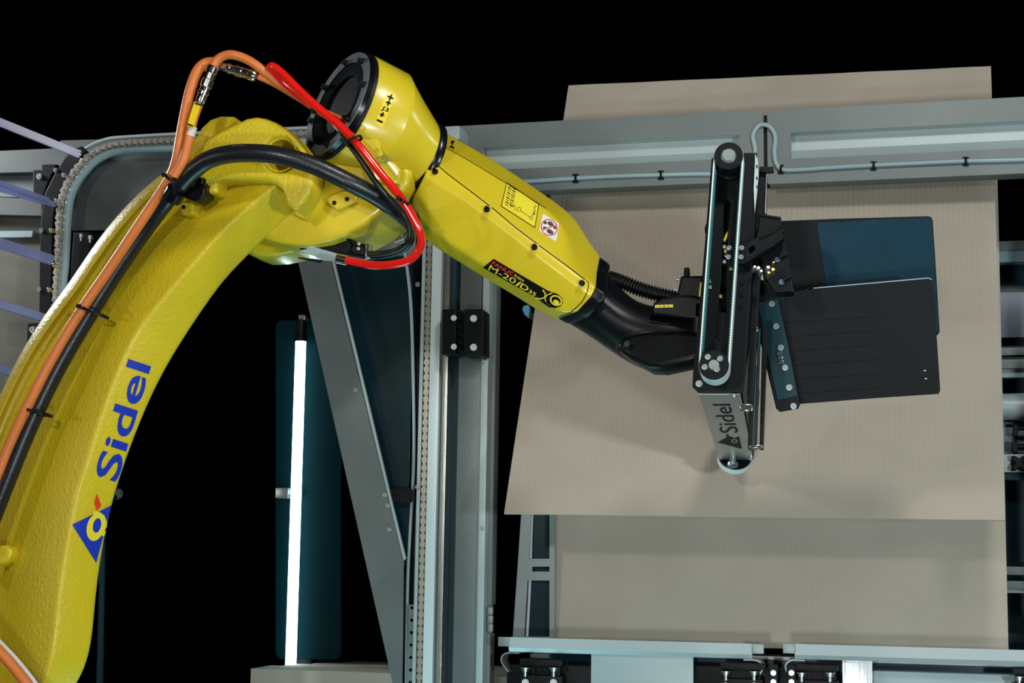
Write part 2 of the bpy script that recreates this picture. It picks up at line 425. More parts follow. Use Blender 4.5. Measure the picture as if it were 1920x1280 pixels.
for i, (cx, cy) in enumerate(((1079, 334), (1239, 328), (1464, 317), (1638, 310.5), (1811, 302))):
    lb = ['leftmost black cable clip on the overhead beam, near the yellow forearm', 'black cable clip on the left beam, second from the yellow forearm', 'black cable clip just right of the cable loop',
          'black cable clip in the middle of the right beam', 'black cable clip nearest the right end of the beam'][i]
    c = thing('cable_clip', P(cx, cy, YB), lb, 'clip', 'black cable clips on the overhead beam')
    pl = YP(YB-.001)
    for dy in (-6, 6):
        plate('pad', circ(cx-3, cy+dy, 2.6, 8)[:4]+circ(cx+3, cy+dy, 2.6, 8)[4:], YP(YB-.004), .004, M['black'], c, .0005)
        plate('ear', [(cx-5.5, cy+dy-2.5), (cx+5.5, cy+dy-2.5), (cx+5.5, cy+dy+2.5), (cx-5.5, cy+dy+2.5)], YP(YB-.005), .0045, M['black'], c, .001)
    tube('strap', [(cx, cy-6, YB-.004), (cx, cy-3, YB-.013), (cx, cy+3, YB-.013), (cx, cy+6, YB-.004)], 2.2, M['black'], c, 4, 8)

# ============================================================ GUIDE COLUMN
def xat(px, y, py=800): return P(px, py, y).x
ztop = P(830, 246, 4.2).z
col = thing('guide_column', (xat(840, 4.2), 4.2, 0), 'tall steel and aluminium guide column beside the roller chain', 'column')
def strip(name, px0, px1, y0, y1, m, parent=col, z0=0., z1=ztop, bev=.001, label=None):
    return box(name, (xat(px0, y0), y0, z0), (xat(px1, y0), y1, z1), m, parent, bev, label)
strip('black_channel', 764, 785, 4.22, 4.27, M['satin'])
strip('thin_edge', 784, 790, 4.17, 4.21, M['lightpaint'])
strip('chain_bed', 789, 803, 4.20, 4.26, M['satin'])
strip('guide_rail', 803, 821, 4.16, 4.26, mat('pale_rail', (.60, .68, .70), .35, metal=.1))
strip('rail_side', 821, 828, 4.19, 4.26, M['paint'])
strip('rail_edge', 828, 837, 4.165, 4.26, M['brushed'])
strip('dark_slot', 837, 859, 4.22, 4.26, M['tealblk'])
zb_ = P(880, 362, 4.2).z
strip('post_face', 858, 902, 4.18, 4.27, M['plate'], z1=zb_)
strip('post_corner', 901, 913, 4.165, 4.27, M['lightpaint'], z1=zb_)
strip('folded_edge', 914, 927, 4.20, 4.25, M['paint'], z0=P(920, 1133, 4.2).z, z1=zb_)
strip('folded_edge', 914, 926, 4.20, 4.25, M['paint'], z0=0, z1=P(920, 1188, 4.2).z)
pbox('end_cap', 826, 236, 862, 262, 4.15, 4.27, M['lightpaint'], col, .006)
hz = [P(917, 1140+12*k, 4.195) for k in range(4)]
for k in range(3):
    pbox('hinge_knuckle', 914, 1138+16*k, 923, 1152+16*k, 4.185, 4.2, M['steel'], col, .002)
for (x, y) in ((783, 533), (783, 913), (909, 677), (905, 989)):
    bolt(P(x, y, 4.165), FRONT, 3.5, M['zinc'], col, 'screw')
# loose cable down the column
tube('wire', [(752, 430, 4.19), (763, 500, 4.19), (771, 580, 4.2), (775, 720, 4.2), (776, 860, 4.2), (770, 980, 4.2), (765, 1080, 4.2), (763, 1200, 4.2), (762, 1330, 4.2)], 3.2, M['pipe'], col, 6, 8)
for k in range(14):
    y = 560+k*52
    bolt(P(768-(y-560)*.024, y, 4.219), FRONT, 1.6, M['zinc'], col, 'rivet')
# perforated strip
pl = YP(4.185); hol = []
for k in range(7): hol.append(circ(772-(1138+k*24-1138)*.02, 1139+k*23.3, 3.2, 10))
plate('perforated_strip', [[(764.5, 1133), (779.5, 1133), (776.5, 1300), (761, 1300)]]+hol, pl, .003, M['steel'], col, .0004)

# roller chain
PITCH_M = 14.2*(P(795, 800, 4.17)-CAM).dot(CF)/FPX
def link_mesh(outer):
    p = PITCH_M; r = p*.44; wst = p*.20; pts = []
    for sgn, a0 in ((1, -65), (-1, 115)):
        for i in range(6):
            a = math.radians(a0+26*i); pts.append((sgn*p/2+r*math.cos(a), r*math.sin(a)))
        pts.append((0, wst*sgn))
    me = plate_me([pts], .0022, 0); bm = bmesh.new(); bm.from_mesh(me); th = .0022
    off = 0 if outer else -.0026
    bmesh.ops.translate(bm, vec=(0, 0, off), verts=bm.verts)
    dup = bmesh.ops.duplicate(bm, geom=list(bm.verts)+list(bm.edges)+list(bm.faces))
    bmesh.ops.translate(bm, vec=(0, 0, -.016-2*off), verts=[g for g in dup['geom'] if isinstance(g, bmesh.types.BMVert)])
    for sx in (-p/2, p/2):
        ln, rr, z0 = (.0045, p*.17, -.016) if outer else (.012, p*.30, -.015)
        seg = 8; zt = .0022 if outer else -.004
        A = [bm.verts.new((sx+rr*math.cos(2*PI*k/seg), rr*math.sin(2*PI*k/seg), zt)) for k in range(seg)]
        B = [bm.verts.new((v.co.x, v.co.y, z0)) for v in A]
        for k in range(seg): bm.faces.new((A[k], B[k], B[(k+1) % seg], A[(k+1) % seg]))
        bm.faces.new(A[::-1])
    bmesh.ops.recalc_face_normals(bm, faces=bm.faces)
    me = bpy.data.meshes.new('chain_link'); bm.to_mesh(me); bm.free(); me.shade_flat(); me.materials.append(M['chain']); return me
LO, LI = link_mesh(True), link_mesh(False)
zc = P(339, 261, 4.17).z; xc = xat(797, 4.17)
def chain(name, wpts, lbl, y):
    t = thing(name, wpts[-1], lbl, 'chain'); path = smoothpath(wpts, 24); pins = [path[0]]
    for p in path:
        while (p-pins[-1]).length >= PITCH_M: pins.append(pins[-1]+(p-pins[-1]).normalized()*PITCH_M)
    for i, (a, b) in enumerate(zip(pins, pins[1:])):
        o = bpy.data.objects.new('chain_link', LO if i % 2 else LI); COL.objects.link(o); o.parent = t
        d = (b-a).normalized(); n = Vector((0, -1, 0)); v = n.cross(d)
        mw = Matrix((d, v, n)).transposed().to_4x4(); o.rotation_euler = mw.to_euler(); o.location = (a+b)/2-t.location
    return t
CY = 4.17
up = [P(101, 560, CY), P(103, 525, CY), P(105, 485, CY), P(106.5, 440, CY), P(108, 403, CY), P(111, 378, CY), P(118, 353, CY), P(133, 325, CY), P(154, 300, CY), P(176, 284, CY), P(205, 272, CY)]
top_ = [Vector((P(x, 300, CY).x, CY, zc)) for x in (240, 340, 460, 600, 700)]
r = .07; arc = [Vector((xc-r+r*math.sin(a), CY, zc-r+r*math.cos(a))) for a in (0, .4, .8, 1.2, PI/2)]
dn = [Vector((xc, CY, zc-r-k*.2)) for k in (.5, 1.5, 2.5, 3.5, 4.5, 5.5)]; dn.append(Vector((xc, CY, P(790, 1330, CY).z)))
chain('roller_chain', [P(98, 600, CY)]+up+top_+arc+dn, 'long steel roller chain over the top of the machine and down the column', CY)

# ============================================================ LEFT MACHINE FRAME
YL = 4.22
lf = thing('curved_chain_guide', P(130, 560, YL), 'grey curved chain guide with pipe rim at the upper left', 'machine frame')
tube('pipe_rim', [(112, 640, YL-.02), (117, 540, YL-.02), (121, 500, YL-.02), (124, 450, YL-.02), (127, 398, YL-.02), (135, 360, YL-.02), (156, 325, YL-.02), (188, 295, YL-.02), (234, 280.5, YL-.02), (339, 276, YL-.02), (450, 271, YL-.02), (600, 264, YL-.02), (700, 260, YL-.02)], 8.8, M['pipe'], lf, 6, 12)
tube('outer_rail', [(94, 600, YL), (99, 500, YL), (101, 440, YL), (103, 395, YL), (109, 360, YL), (126, 318, YL), (146, 292, YL), (168, 274, YL), (200, 261, YL), (234, 257, YL), (339, 251, YL), (450, 246, YL), (600, 238.5, YL), (740, 232, YL)], 3.6, M['lightpaint'], lf, 6, 8)
plate('web_plate', [(112, 640), (117, 540), (124, 440), (130, 390), (141, 355), (160, 325), (190, 298), (234, 284), (339, 279), (450, 274), (720, 262), (720, 236), (450, 247), (339, 252), (234, 258), (200, 262), (168, 276), (146, 294), (126, 320), (109, 362), (101, 440), (94, 600), (92, 640)], YP(YL+.02), .01, M['paint'], lf, .001)
plate('dark_centre_plate', [(135, 432), (131, 400), (142, 360), (165, 326), (195, 300), (236, 286), (345, 282), (450, 276), (450, 420), (300, 430)], YP(YL+.015), .012, mat('dark_grey_plate', (.10, .12, .125), .5, metal=.3, bump=.2, scale=30, var=.3), lf, .002)
for (x, y) in ((152, 444), (169, 447)):
    lathe('nut', [(0, 0), (0, .010), (.012, .010), (.012, .005), (.022, .005), (.022, 0)], P(x, y-5, YL+.02), (0, 0, -1), M['zinc'], lf, 8)
plate('bracket_panel', [(138, 436), (250, 433), (230, 560), (125, 600)], YP(YL+.06), .005, M['black'], lf, .001)
for (x, y) in ((110, 376), (100, 432), (106, 497), (96, 543), (124, 328)):
    plate('chain_lug', [(x-8, y-4), (x-1, y-4), (x-1, y+4), (x-8, y+4)], YP(CY-.004), .008, M['brass'] if y > 400 else M['zinc'], lf, .001)
    bolt(P(x-4, y, CY-.005), FRONT, 2.2, M['zinc'], lf, 'screw')
bg = thing('black_curved_guide', P(75, 600, YL), 'black curved guide strip left of the roller chain', 'guide')
plate('guide_strip', [(152, 274), (160, 283), (148, 300), (136, 318), (116, 350), (104, 378), (99, 410), (97, 480), (95, 640), (73, 640), (74, 480), (77, 405), (84, 362), (100, 330), (118, 300), (135, 280)], YP(YL-.03), .03, M['black'], bg, .003)
for (x, y) in ((104, 319), (78, 432), (74, 542)): bolt(P(x, y, YL-.031), FRONT, 3.2, M['zinc'], bg, 'screw')
plate('mounting_block', [(62, 318), (78, 318), (78, 308), (106, 308), (90, 340), (78, 375), (62, 370)], YP(YL-.01), .03, M['black'], bg, .002)
bolt(P(74, 331, YL-.012), FRONT, 4.2, M['lightpaint'], bg, 'screw')
plate('lower_block', [(52, 605), (72, 605), (70, 650), (50, 650)], YP(YL-.01), .02, M['satin'], bg, .002)
bolt(P(62, 618, YL-.012), FRONT, 5, M['zinc'], bg, 'screw')
sl = thing('side_machine_frame', (P(40, 400, 4.3).x, 4.3, 0), 'grey sheet metal machine frame at the far left edge', 'machine frame')
def lplate(n, pts, y, th, m): return plate(n, pts, YP(y), th, m, sl, .002)
lplate('upper_rail', [(-120, 288), (98, 278), (114, 263), (180, 261), (520, 246), (520, 262), (190, 300), (100, 322), (-120, 327)], 4.27, .05, M['darkpaint'])
lplate('recessed_panel', [(-120, 322), (100, 316), (96, 372), (-120, 366)], 4.31, .005, M['plate'])
lplate('middle_rail', [(-120, 366), (80, 372), (78, 405), (-120, 400)], 4.285, .02, M['darkpaint'])
lplate('backing_board', [(-120, 400), (78, 403), (73, 1400), (-120, 1400)], 4.33, .006, mat('olive_board', (.11, .105, .085), .7, var=.1))
lplate('horizontal_edge', [(-120, 434), (62, 432), (60, 445), (-120, 447)], 4.31, .02, M['pipe'])
box('leg', (P(70, 700, 4.35).x-.06, 4.35, 0), (P(70, 700, 4.35).x, 4.41, P(70, 300, 4.35).z), M['paint'], sl)
# clear acrylic bars
bars = [((-60, 205, 3.95), (150, 290, 4.16), 8.5, 'uppermost clear acrylic bar, ending at the bend of the black guide'),
        ((-60, 322, 3.95), (92, 376, 4.16), 5.5, 'second clear acrylic bar from the top, upper of a close pair'),
        ((-60, 336, 3.98), (104, 384, 4.18), 6.0, 'third clear acrylic bar from the top, lower of a close pair'),
        ((-60, 436, 3.95), (98, 488, 4.16), 11., 'thick clear acrylic bar at mid height on the left edge'),
        ((-60, 552, 3.95), (90, 598, 4.16), 8.5, 'clear acrylic bar second from the bottom, partly behind the yellow arm'),
        ((-60, 670, 3.95), (60, 712, 4.16), 8.0, 'lowest clear acrylic bar, mostly hidden by the yellow arm')]
for a, b, hw, lb in bars:
    A = P(*a); B = P(*b); d = (B-A).normalized(); u = Vector((0, 0, 1)); u = (u-d*u.dot(d)).normalized(); n = d.cross(u); h = hw*4.2/2884
    bm = bmesh.new(); th = .010
    V = [[bm.verts.new(q+u*su*h+n*sn*th/2) for su, sn in ((1, 1), (1, -1), (-1, -1), (-1, 1))] for q in (A, B)]
    for k in range(4): bm.faces.new((V[0][k], V[0][(k+1) % 4], V[1][(k+1) % 4], V[1][k]))
    bm.faces.new(V[0]); bm.faces.new(V[1]); bmesh.ops.recalc_face_normals(bm, faces=bm.faces)
    bmesh.ops.bevel(bm, geom=list(bm.edges), offset=.0015, segments=2, affect='EDGES')
    o = thing('acrylic_bar', A, lb, 'bar', 'clear acrylic bars at the left edge'); from_bm('bar', bm, M['acryl'], o, 30)
    bolt(B-d*.004, d, 3.5, M['zinc'], o, 'end_screw')

# ============================================================ TAPERED PLATE + DARK PANEL
tp = thing('tapered_steel_plate', P(745, 1290, 4.12), 'long tapered steel plate slanting down beside the column', 'plate')
plate('sheet', [(538, 395), (600, 395), (624, 488), (757, 1046), (755, 1200), (752, 1500), (790, 1500), (742, 1310)][:5]+[(753, 1330), (747, 1330)], YP(4.13), .004, M['plate'], tp, .0006)
plate('folded_lip', [(622, 486), (625.5, 486), (760, 1046), (757, 1050)], YP(4.12), .012, M['lightpaint'], tp, .0006)
for (x, y) in ((666, 731), (721, 928), (727, 948), (729, 993)): bolt(P(x, y, 4.129), FRONT, 3.5, M['zinc'], tp, 'rivet')
dpn = thing('dark_blue_panel', P(700, 1050, 4.2), 'dark blue triangular panel between tapered plate and column', 'panel')
plate('sheet', [(600, 480), (775, 480), (764, 1060), (740, 1060)], YP(4.2), .004, M['darkpanel'], dpn, .0006)
plate('black_tab', rrect(727, 914, 775, 943, 10), YP(4.14), .01, M['satin'], dpn, .002)
ug = thing('upper_gusset', P(700, 470, 4.22), 'grey gusset plate behind the hoses under the yellow elbow', 'plate')
plate('sheet', [(560, 330), (785, 330), (778, 484), (600, 484)], YP(4.215), .003, M['steel'], ug, .0006)
bx = thing('sensor_box', P(735, 420, 4.1), 'small black sensor box with fittings behind the black hose', 'sensor')
plate('body', rrect(-.03, -.012, .03, .014, .004), Plane(P(735, 423, 4.08), (0, 1, .0)), .04, M['black'], bx, .003, px=False)
plate('mount_bracket', [(705, 405), (765, 400), (765, 412), (705, 430)], YP(4.12), .095, M['satin'], bx, .001)
plate('wire_clip', stroke([(745, 400), (752, 418), (755, 425), (765, 423)], 2.5), YP(4.07), .004, M['zinc'], bx, .0005)
for (x, y) in ((723, 420), (741, 414)): bolt(P(x, y, 4.079), FRONT, 3, M['zinc'], bx, 'screw')
for k, (x, y) in enumerate(((692, 423), (704, 421), (712, 419))): lathe('fitting', [(0, 0), (0, .008), (.014, .008), (.014, 0)], P(x-4, y, 4.1), (1, 0, .15), M['zinc'] if k % 2 else M['black'], bx, 10)

# latch block on the column
lt = thing('door_switch', P(866, 660, 4.15), 'black two-part door switch with four pale screws on the column', 'switch')
plate('left_housing', rrect(827, 579, 855, 665, 5), YP(4.10), .075, M['satin'], lt, .005)
plate('right_housing', rrect(868, 579, 907, 667, 5), YP(4.105), .07, M['black'], lt, .005)
plate('hinge_core', rrect(852, 582, 872, 664, 3), YP(4.13), .04, M['black'], lt, .003)
for k in range(5): plate('knuckle', rrect(856, 592+15*k, 870, 600+15*k, 2.5), YP(4.12), .02, M['satin'], lt, .003)
for (x, y) in ((851, 596), (851, 650)): bolt(P(x, y, 4.0985), FRONT, 4.2, M['whitep'], lt, 'screw')
for (x, y) in ((888, 597), (888, 651)): bolt(P(x, y, 4.1035), FRONT, 5.0, M['whitep'], lt, 'screw')

# ============================================================ TUBE LAMP
tl = thing('tube_lamp', P(545, 1255, 5.0), 'glowing upright fluorescent tube between the yellow arm and the tapered plate', 'lamp')
A = P(545, 1252, 5.0); B = P(564, 640, 5.0)
from_bm('tube', tube_me([A, B], .0185, 20), M['tube'], tl, 40, 'lit white tube')
d = (B-A).normalized()
lathe('top_cap', [(0, 0), (0, .021), (.02, .021), (.022, .017), (.075, .016), (.078, .010), (.095, .010), (.095, 0)], B, d, M['satin'], tl, 16)
lathe('bottom_cap', [(0, 0), (0, .021), (-.02, .021), (-.02, 0)], A, d, M['satin'], tl, 16)
pbox('holder', 516, 914, 540, 934, 5.0, 5.03, M['zinc'], tl, .004)
tube('holder_arm', [(520, 924, 5.02), (545, 922, 5.035), (566, 921, 5.02)], 5, M['zinc'], tl, 3, 8)
pbox('plug', 560, 590, 572, 600, 4.99, 5.02, M['zinc'], tl, .004)
hb = thing('lamp_backing', P(575, 1240, 5.06), 'dark teal backing panel lit by the fluorescent tube', 'panel')
plate('panel', rrect(516, 600, 640, 1236, 14), YP(5.042), .012, M['tubehousing'], hb, .002)
box('stand', (P(560, 900, 5.08).x, 5.054, 0), (P(600, 900, 5.08).x, 5.12, P(560, 600, 5.08).z), M['black'], hb)
kb = thing('cardboard_stack', P(600, 1290, 4.8), 'low stack of flat cardboard under the fluorescent tube', 'cardboard stack')
za = P(600, 1257, 4.72).z
zs = [P(600, 1257, 4.72).z]
xs0, xs1 = P(470, 1262, 4.72).x, P(745, 1262, 4.72).x
for k in range(3):
    box('cardboard_layer', (xs0+.02*k, 4.72+.17*k, .0 if k == 0 else za-.02), (xs1+.4, 4.885+.17*k, za-.003*(k == 1)), M['card2'], kb, .002)
# thin slotted post and knob, left
sp = thing('slotted_post', P(185, 1290, 4.9), 'thin blue slotted post behind the lower yellow arm', 'post')
plate('strip', [[(190, 890), (197, 890), (189, 1400), (176, 1400)]]+[circ(186-(y-1100)*.03, y, 1.6, 8) for y in (1098, 1141, 1185, 1228, 1270)], YP(4.9), .012, M['tealblk'], sp, .001)
box('foot', (P(180, 1400, 4.9).x-.05, 4.87, 0), (P(180, 1400, 4.9).x+.05, 4.95, P(180, 1390, 4.9).z), M['tealblk'], sp)
lathe('round_knob', [(0, 0), (0, .022), (.012, .022), (.014, .016), (.022, .016), (.022, .010), (.02, .010), (.02, 0)], P(216, 926, 4.85), (.9, -.4, .1), M['gloss'], sp, 20)
tube('knob_stalk', [(193, 927, 4.9), (219, 926, 4.85)], 3, M['gloss'], sp, 3, 8)

# ============================================================ MAGAZINE: bottom rails and what hangs under them
def rail(pts, y, lbl, x0, x1):
    t = thing('bottom_rail', P(x0, pts[0][1]+60, y), lbl, 'rail')
    a = P(pts[0][0], pts[0][1], y); b = P(pts[1][0], pts[1][1], y); zt = (a.z+b.z)/2; h = 27*4.15/2884
    X0, X1 = a.x, b.x
    bm = bmesh.new(); prof = [(y, zt), (y, zt-h*.72), (y+.006, zt-h), (y+.10, zt-h-.004), (y+.10, zt-h-.001), (y+.008, zt-h+.003), (y+.003, zt-h*.7), (y+.003, zt)]
    R_ = [[bm.verts.new((x, q[0], q[1])) for q in prof] for x in (X0+.03, X1-.03 if x1 < 1900 else X1)]
    n = len(prof)
    for k in range(n): bm.faces.new((R_[0][k], R_[0][(k+1) % n], R_[1][(k+1) % n], R_[1][k]))
    bm.faces.new(R_[0]); bm.faces.new(R_[1][::-1]); from_bm('channel', bm, M['lightpaint'], t, 25)
    for X in ([X0, X1-.032] if x1 < 1900 else [X0]):
        box('end_tab', (X, y, zt-h*.65), (X+.032, y+.004, zt), M['steel'], t, .001)
    for X, s in ([(X0+.005, 1), (X1-.005, -1)] if x1 < 1900 else [(X0+.005, 1)]):
        pts_ = [Vector((X+s*.05, y+.02, zt-h-.004)), Vector((X+s*.015, y+.02, zt-h-.005)), Vector((X, y+.02, zt-h-.018)), Vector((X+s*.004, y+.02, zt-h-.035)), Vector((X+s*.02, y+.02, zt-h-.055))]
        pa = smoothpath(pts_, 5); bm = bmesh.new(); Rr = []
        for i, q in enumerate(pa):
            tt = (pa[min(i+1, len(pa)-1)]-pa[max(i-1, 0)]).normalized(); nn = Vector((0, 1, 0)).cross(tt)*.002
            Rr.append([bm.verts.new(q+nn+Vector((0, 0, 0))), bm.verts.new(q-nn), bm.verts.new(q-nn+Vector((0, .07, 0))), bm.verts.new(q+nn+Vector((0, .07, 0)))])
        for aa, bb in zip(Rr, Rr[1:]):
            for k in range(4): bm.faces.new((aa[k], aa[(k+1) % 4], bb[(k+1) % 4], bb[k]))
        bm.faces.new(Rr[0]); bm.faces.new(Rr[-1]); from_bm('curled_lip', bm, M['steel'], t, 40)
    return t, zt-h
YR = 4.14
_, zr = rail([(934, 1194), (1432, 1206.5)], YR, 'left pale steel bottom rail under the cardboard sheets', 934, 1432)
rail([(1468, 1206), (2060, 1222)], YR, 'right pale steel bottom rail under the cardboard sheets', 1468, 2060)
mag = thing('cardboard_magazine', (P(1400, 1270, 4.3).x, 4.3, 0), 'steel cardboard magazine under the rails, with dark beam and pale cover plates', 'machine frame')
pbox('cover_plate', 1108, 1226, 1300, 1340, YR+.03, YR+.035, M['lightpaint'], mag, .001)
pbox('cover_plate', 1580, 1236, 1636, 1340, YR+.03, YR+.035, M['brushed'], mag, .001)
pbox('cross_beam', 950, 1247, 1110, 1290, YR+.06, YR+.12, M['satin'], mag, .003)
pbox('cross_beam', 1300, 1252, 1480, 1300, YR+.06, YR+.12, M['satin'], mag, .003)
pbox('teal_beam', 1636, 1262, 1990, 1300, YR+.05, YR+.11, M['pipe'], mag, .006)
xl, xr = P(975, 1250, YR).x, P(2000, 1250, YR).x
box('back_panel', (xl, YR+.15, zr-.35), (xr, YR+.16, zr-.01), M['darkpanel'], mag, .002)
for X in (xl, xr-.05): box('leg', (X, YR+.12, 0), (X+.05, YR+.17, zr-.01), M['paint'], mag)
box('sill', (xl, 4.30, zr-.02), (xr, 4.40, P(1400, 1225, 4.34).z-.003), M['steel'], mag, .002)
hl = ['black hinge bracket under the left end of the left bottom rail', 'black hinge bracket under the right end of the left bottom rail', 'black hinge bracket under the left end of the right bottom rail', 'black hinge bracket at the far right bottom corner']
for i, cx in enumerate((1012, 1388, 1530, 1938)):
    cy = 1252+.018*(cx-1012)
    t = thing('hinge_bracket', P(cx, cy+40, YR+.01), hl[i], 'hinge', 'black hinge brackets under the bottom rails')
    pbox('top_block', cx-38, cy-16, cx+42, cy-4, YR, YR+.05, M['black'], t, .003)
    pbox('lower_block', cx-38, cy+14, cx+42, cy+60, YR, YR+.05, M['black'], t, .003)
    pbox('core', cx-34, cy-6, cx+38, cy+18, YR+.02, YR+.05, M['satin'], t, .002)
    for k in range(4): pbox('knuckle', cx-16+11*k, cy-2, cx-10+11*k, cy+12, YR+.01, YR+.03, M['satin'], t, .002)
    for dx in (-27, 26):
        lathe('bolt', [(0, 0), (0, .013), (.003, .013), (.003, .009), (.010, .009), (.010, .005), (.024, .005), (.024, 0)], P(cx+dx, cy-1, YR-.01), (0, 0, -1), M['zinc'], t, 12)
        bolt(P(cx+dx, cy+27, YR-.001), FRONT, 5, M['whitep'], t, 'screw')
for i, cx in enumerate((1450, 1484)):
    t = thing('joint_block', P(cx, 1300, YR), ['small dark joint block in the gap between the bottom rails', 'small dark joint block just under the left tip of the right rail'][i], 'block')
    pbox('body', cx-9, 1246, cx+9, 1330, YR+.01, YR+.03, M['satin'], t, .003)
    for y in (1261, 1278): bolt(P(cx, y, YR+.009), FRONT, 4, M['zinc'], t, 'screw')
# left magazine upright
mu = thing('magazine_upright', (P(985, 1190, 4.2).x, 4.33, zr), 'slotted steel upright at the left edge of the lower cardboard', 'upright')
plate('sheet', [[(978, 950), (1040, 950), (1040, 1197), (961, 1197)], rrect(994, 900, 1030, 1047, 3)[0:0] or [(996, 955), (1030, 955), (1030, 1047), (992, 1047)], [(998, 1062), (1030, 1062), (1030, 1071), (998, 1071)], [(989, 1088), (1030, 1088), (1030, 1193), (983, 1193)]], YP(4.30), .004, M['steel'], mu, .0004)
tube('bright_rod', [(999, 940, 4.315), (996, 1000, 4.315), (993, 1100, 4.315), (988, 1194, 4.315)], 3.2, M['lightpaint'], mu, 4, 8)
plate('backing', [(978, 950), (1040, 950), (1040, 1197), (964, 1197)], YP(4.325), .003, M['darkpanel'], mu, .0004)
cp = thing('blue_plastic_latch', P(986, 592, 4.3), 'small blue plastic latch beside the cardboard edge, below the yellow forearm', 'latch')
plate('body', [(981, 573), (990, 571), (993, 578), (990, 596), (984, 590), (979, 580)], YP(4.22), .02, mat('pale_blue_plastic', (.10, .35, .55), .3), cp, .002)
box('stalk', (P(984, 585, 4.25).x, 4.235, P(984, 590, 4.25).z), (P(984, 585, 4.25).x+.004, 4.5, P(984, 578, 4.25).z), M['steel'], cp, .0005)

# ============================================================ RIGHT-HAND MACHINE BEHIND THE SHEETS
rm = thing('rear_machine_frame', (P(1950, 1000, 4.75).x, 4.75, 0), 'rear machine frame of horizontal bars and dark panels at the right edge', 'machine frame')
def rb(n, y0, y1, d, th, m): return pbox(n, 1840, y0, 2010, y1, d, d+th, m, rm, .003)
rb('crossbar', 450, 467, 4.66, .05, M['paint']); rb('crossbar', 468, 490, 4.67, .05, M['pipe'])
rb('dark_panel', 490, 1260, 4.76, .01, M['darkpanel'])
rb('slate_panel', 547, 632, 4.72, .01, M['midpanel'])
rb('crossbar', 651, 665, 4.66, .05, M['paint']); rb('crossbar', 673, 690, 4.66, .04, M['paint']); rb('crossbar', 690, 707, 4.68, .04, M['pipe'])
rb('motor_panel', 790, 850, 4.70, .01, M['midpanel'])
rb('white_plate', 851, 885, 4.66, .02, M['lightpaint']); rb('crossbar', 885, 900, 4.67, .03, M['tealblk'])
rb('crossbar', 1062, 1078, 4.66, .04, M['paint']); rb('crossbar', 1089, 1104, 4.66, .04, M['paint']); rb('crossbar', 1104, 1112, 4.67, .04, M['pipe'])
box('post', (P(2005, 600, 4.7).x, 4.66, 0), (P(2005, 600, 4.7).x+.07, 4.78, P(1990, 190, 4.7).z), M['paint'], rm)
rl = thing('white_film_roll', P(1895, 765, 4.66), 'white wrapped roll lying between bars at the right edge', 'roll')
a, b = P(1850, 763, 4.68), P(2010, 763, 4.68); b.z = a.z; b.y = a.y
from_bm('roll', tube_me([a+(b-a)*k/8 for k in range(9)], [.040+.0012*math.sin(k*2.1) for k in range(9)], 24), M['lightpaint'], rl, 40)
kn2 = thing('four_lobed_knob', P(1910, 868, 4.64), 'black four-lobed hand knob on a white plate at the right edge', 'knob')
pts = []
for i in range(32):
    a = 2*PI*i/32; q = 14+5*math.cos(4*a+PI); pts.append((1911+q*math.cos(a), 868+q*math.sin(a)))
plate('lobes', pts, YP(4.63), .025, M['satin'], kn2, .004)
tb = thing('clamp_lever', P(1915, 820, 4.66), 'black clamp lever above the four-lobed knob', 'lever')
tube('shaft', [(1905, 803, 4.66), (1935, 803, 4.66)], 4, M['black'], tb, 3, 10); tube('shaft', [(1905, 838, 4.66), (1935, 838, 4.66)], 6, M['black'], tb, 3, 10)
plate('head', rrect(1900, 795, 1909, 818, 3), YP(4.65), .02, M['black'], tb, .002); plate('head', rrect(1898, 828, 1909, 848, 3), YP(4.65), .02, M['black'], tb, .002)
plate('yoke', rrect(1928, 795, 1936, 850, 3), YP(4.65), .05, M['black'], tb, .002)
post = thing('beam_support_post', (P(2030, 600, 4.25).x, 4.25, 0), 'grey post carrying the right end of the overhead beam, out of frame', 'post')
box('post', (P(2035, 600, 4.25).x, 4.255, 0), (P(2060, 600, 4.25).x, 4.31, P(2060, 319, 4.25).z+.02), M['paint'], post)

# ============================================================ ROBOT
rob = thing('robot_arm', P(-60, 1500, 3.2)*1, 'large yellow industrial robot arm bending over to a black wrist', 'robot')
rob.location.z = 0
# upper arm: measured creases along the casting
Srim = [(445, 229), (384, 264), (320, 317), (273, 352), (219, 407), (172, 469), (129, 536), (86, 590), (51, 645), (19, 705), (-20, 790), (-50, 880), (-75, 990), (-95, 1100), (-105, 1200), (-112, 1310), (-115, 1430)]
Sc5 = [(470, 270), (428, 300), (366, 346), (316, 384), (264, 440), (214, 503), (170, 565), (128, 632), (88, 705), (58, 775), (25, 860), (2, 945), (-15, 1045), (-22, 1140), (-27, 1240), (-30, 1330), (-32, 1430)]
Sc6 = [(490, 300), (452, 330), (394, 374), (348, 412), (292, 466), (244, 532), (205, 600), (168, 680), (127, 772), (94, 850), (71, 917), (49, 999), (34, 1080), (27, 1165), (22, 1250), (18, 1340), (16, 1430)]
Srid = [(519, 347), (487, 370), (440, 411), (402, 448), (345, 514), (293, 574), (250, 628), (217, 704), (184, 795), (160, 878), (140, 935), (126, 1018), (111, 1100), (103, 1190), (94, 1250), (70, 1310), (50, 1430)]
Sedg = [(560, 388), (508, 434), (460, 482), (415, 528), (372, 590), (330, 654), (297, 712), (268, 775), (238, 852), (218, 912), (200, 978), (188, 1046), (178, 1118), (173, 1195), (158, 1262), (110, 1330), (80, 1430)]
rows = []
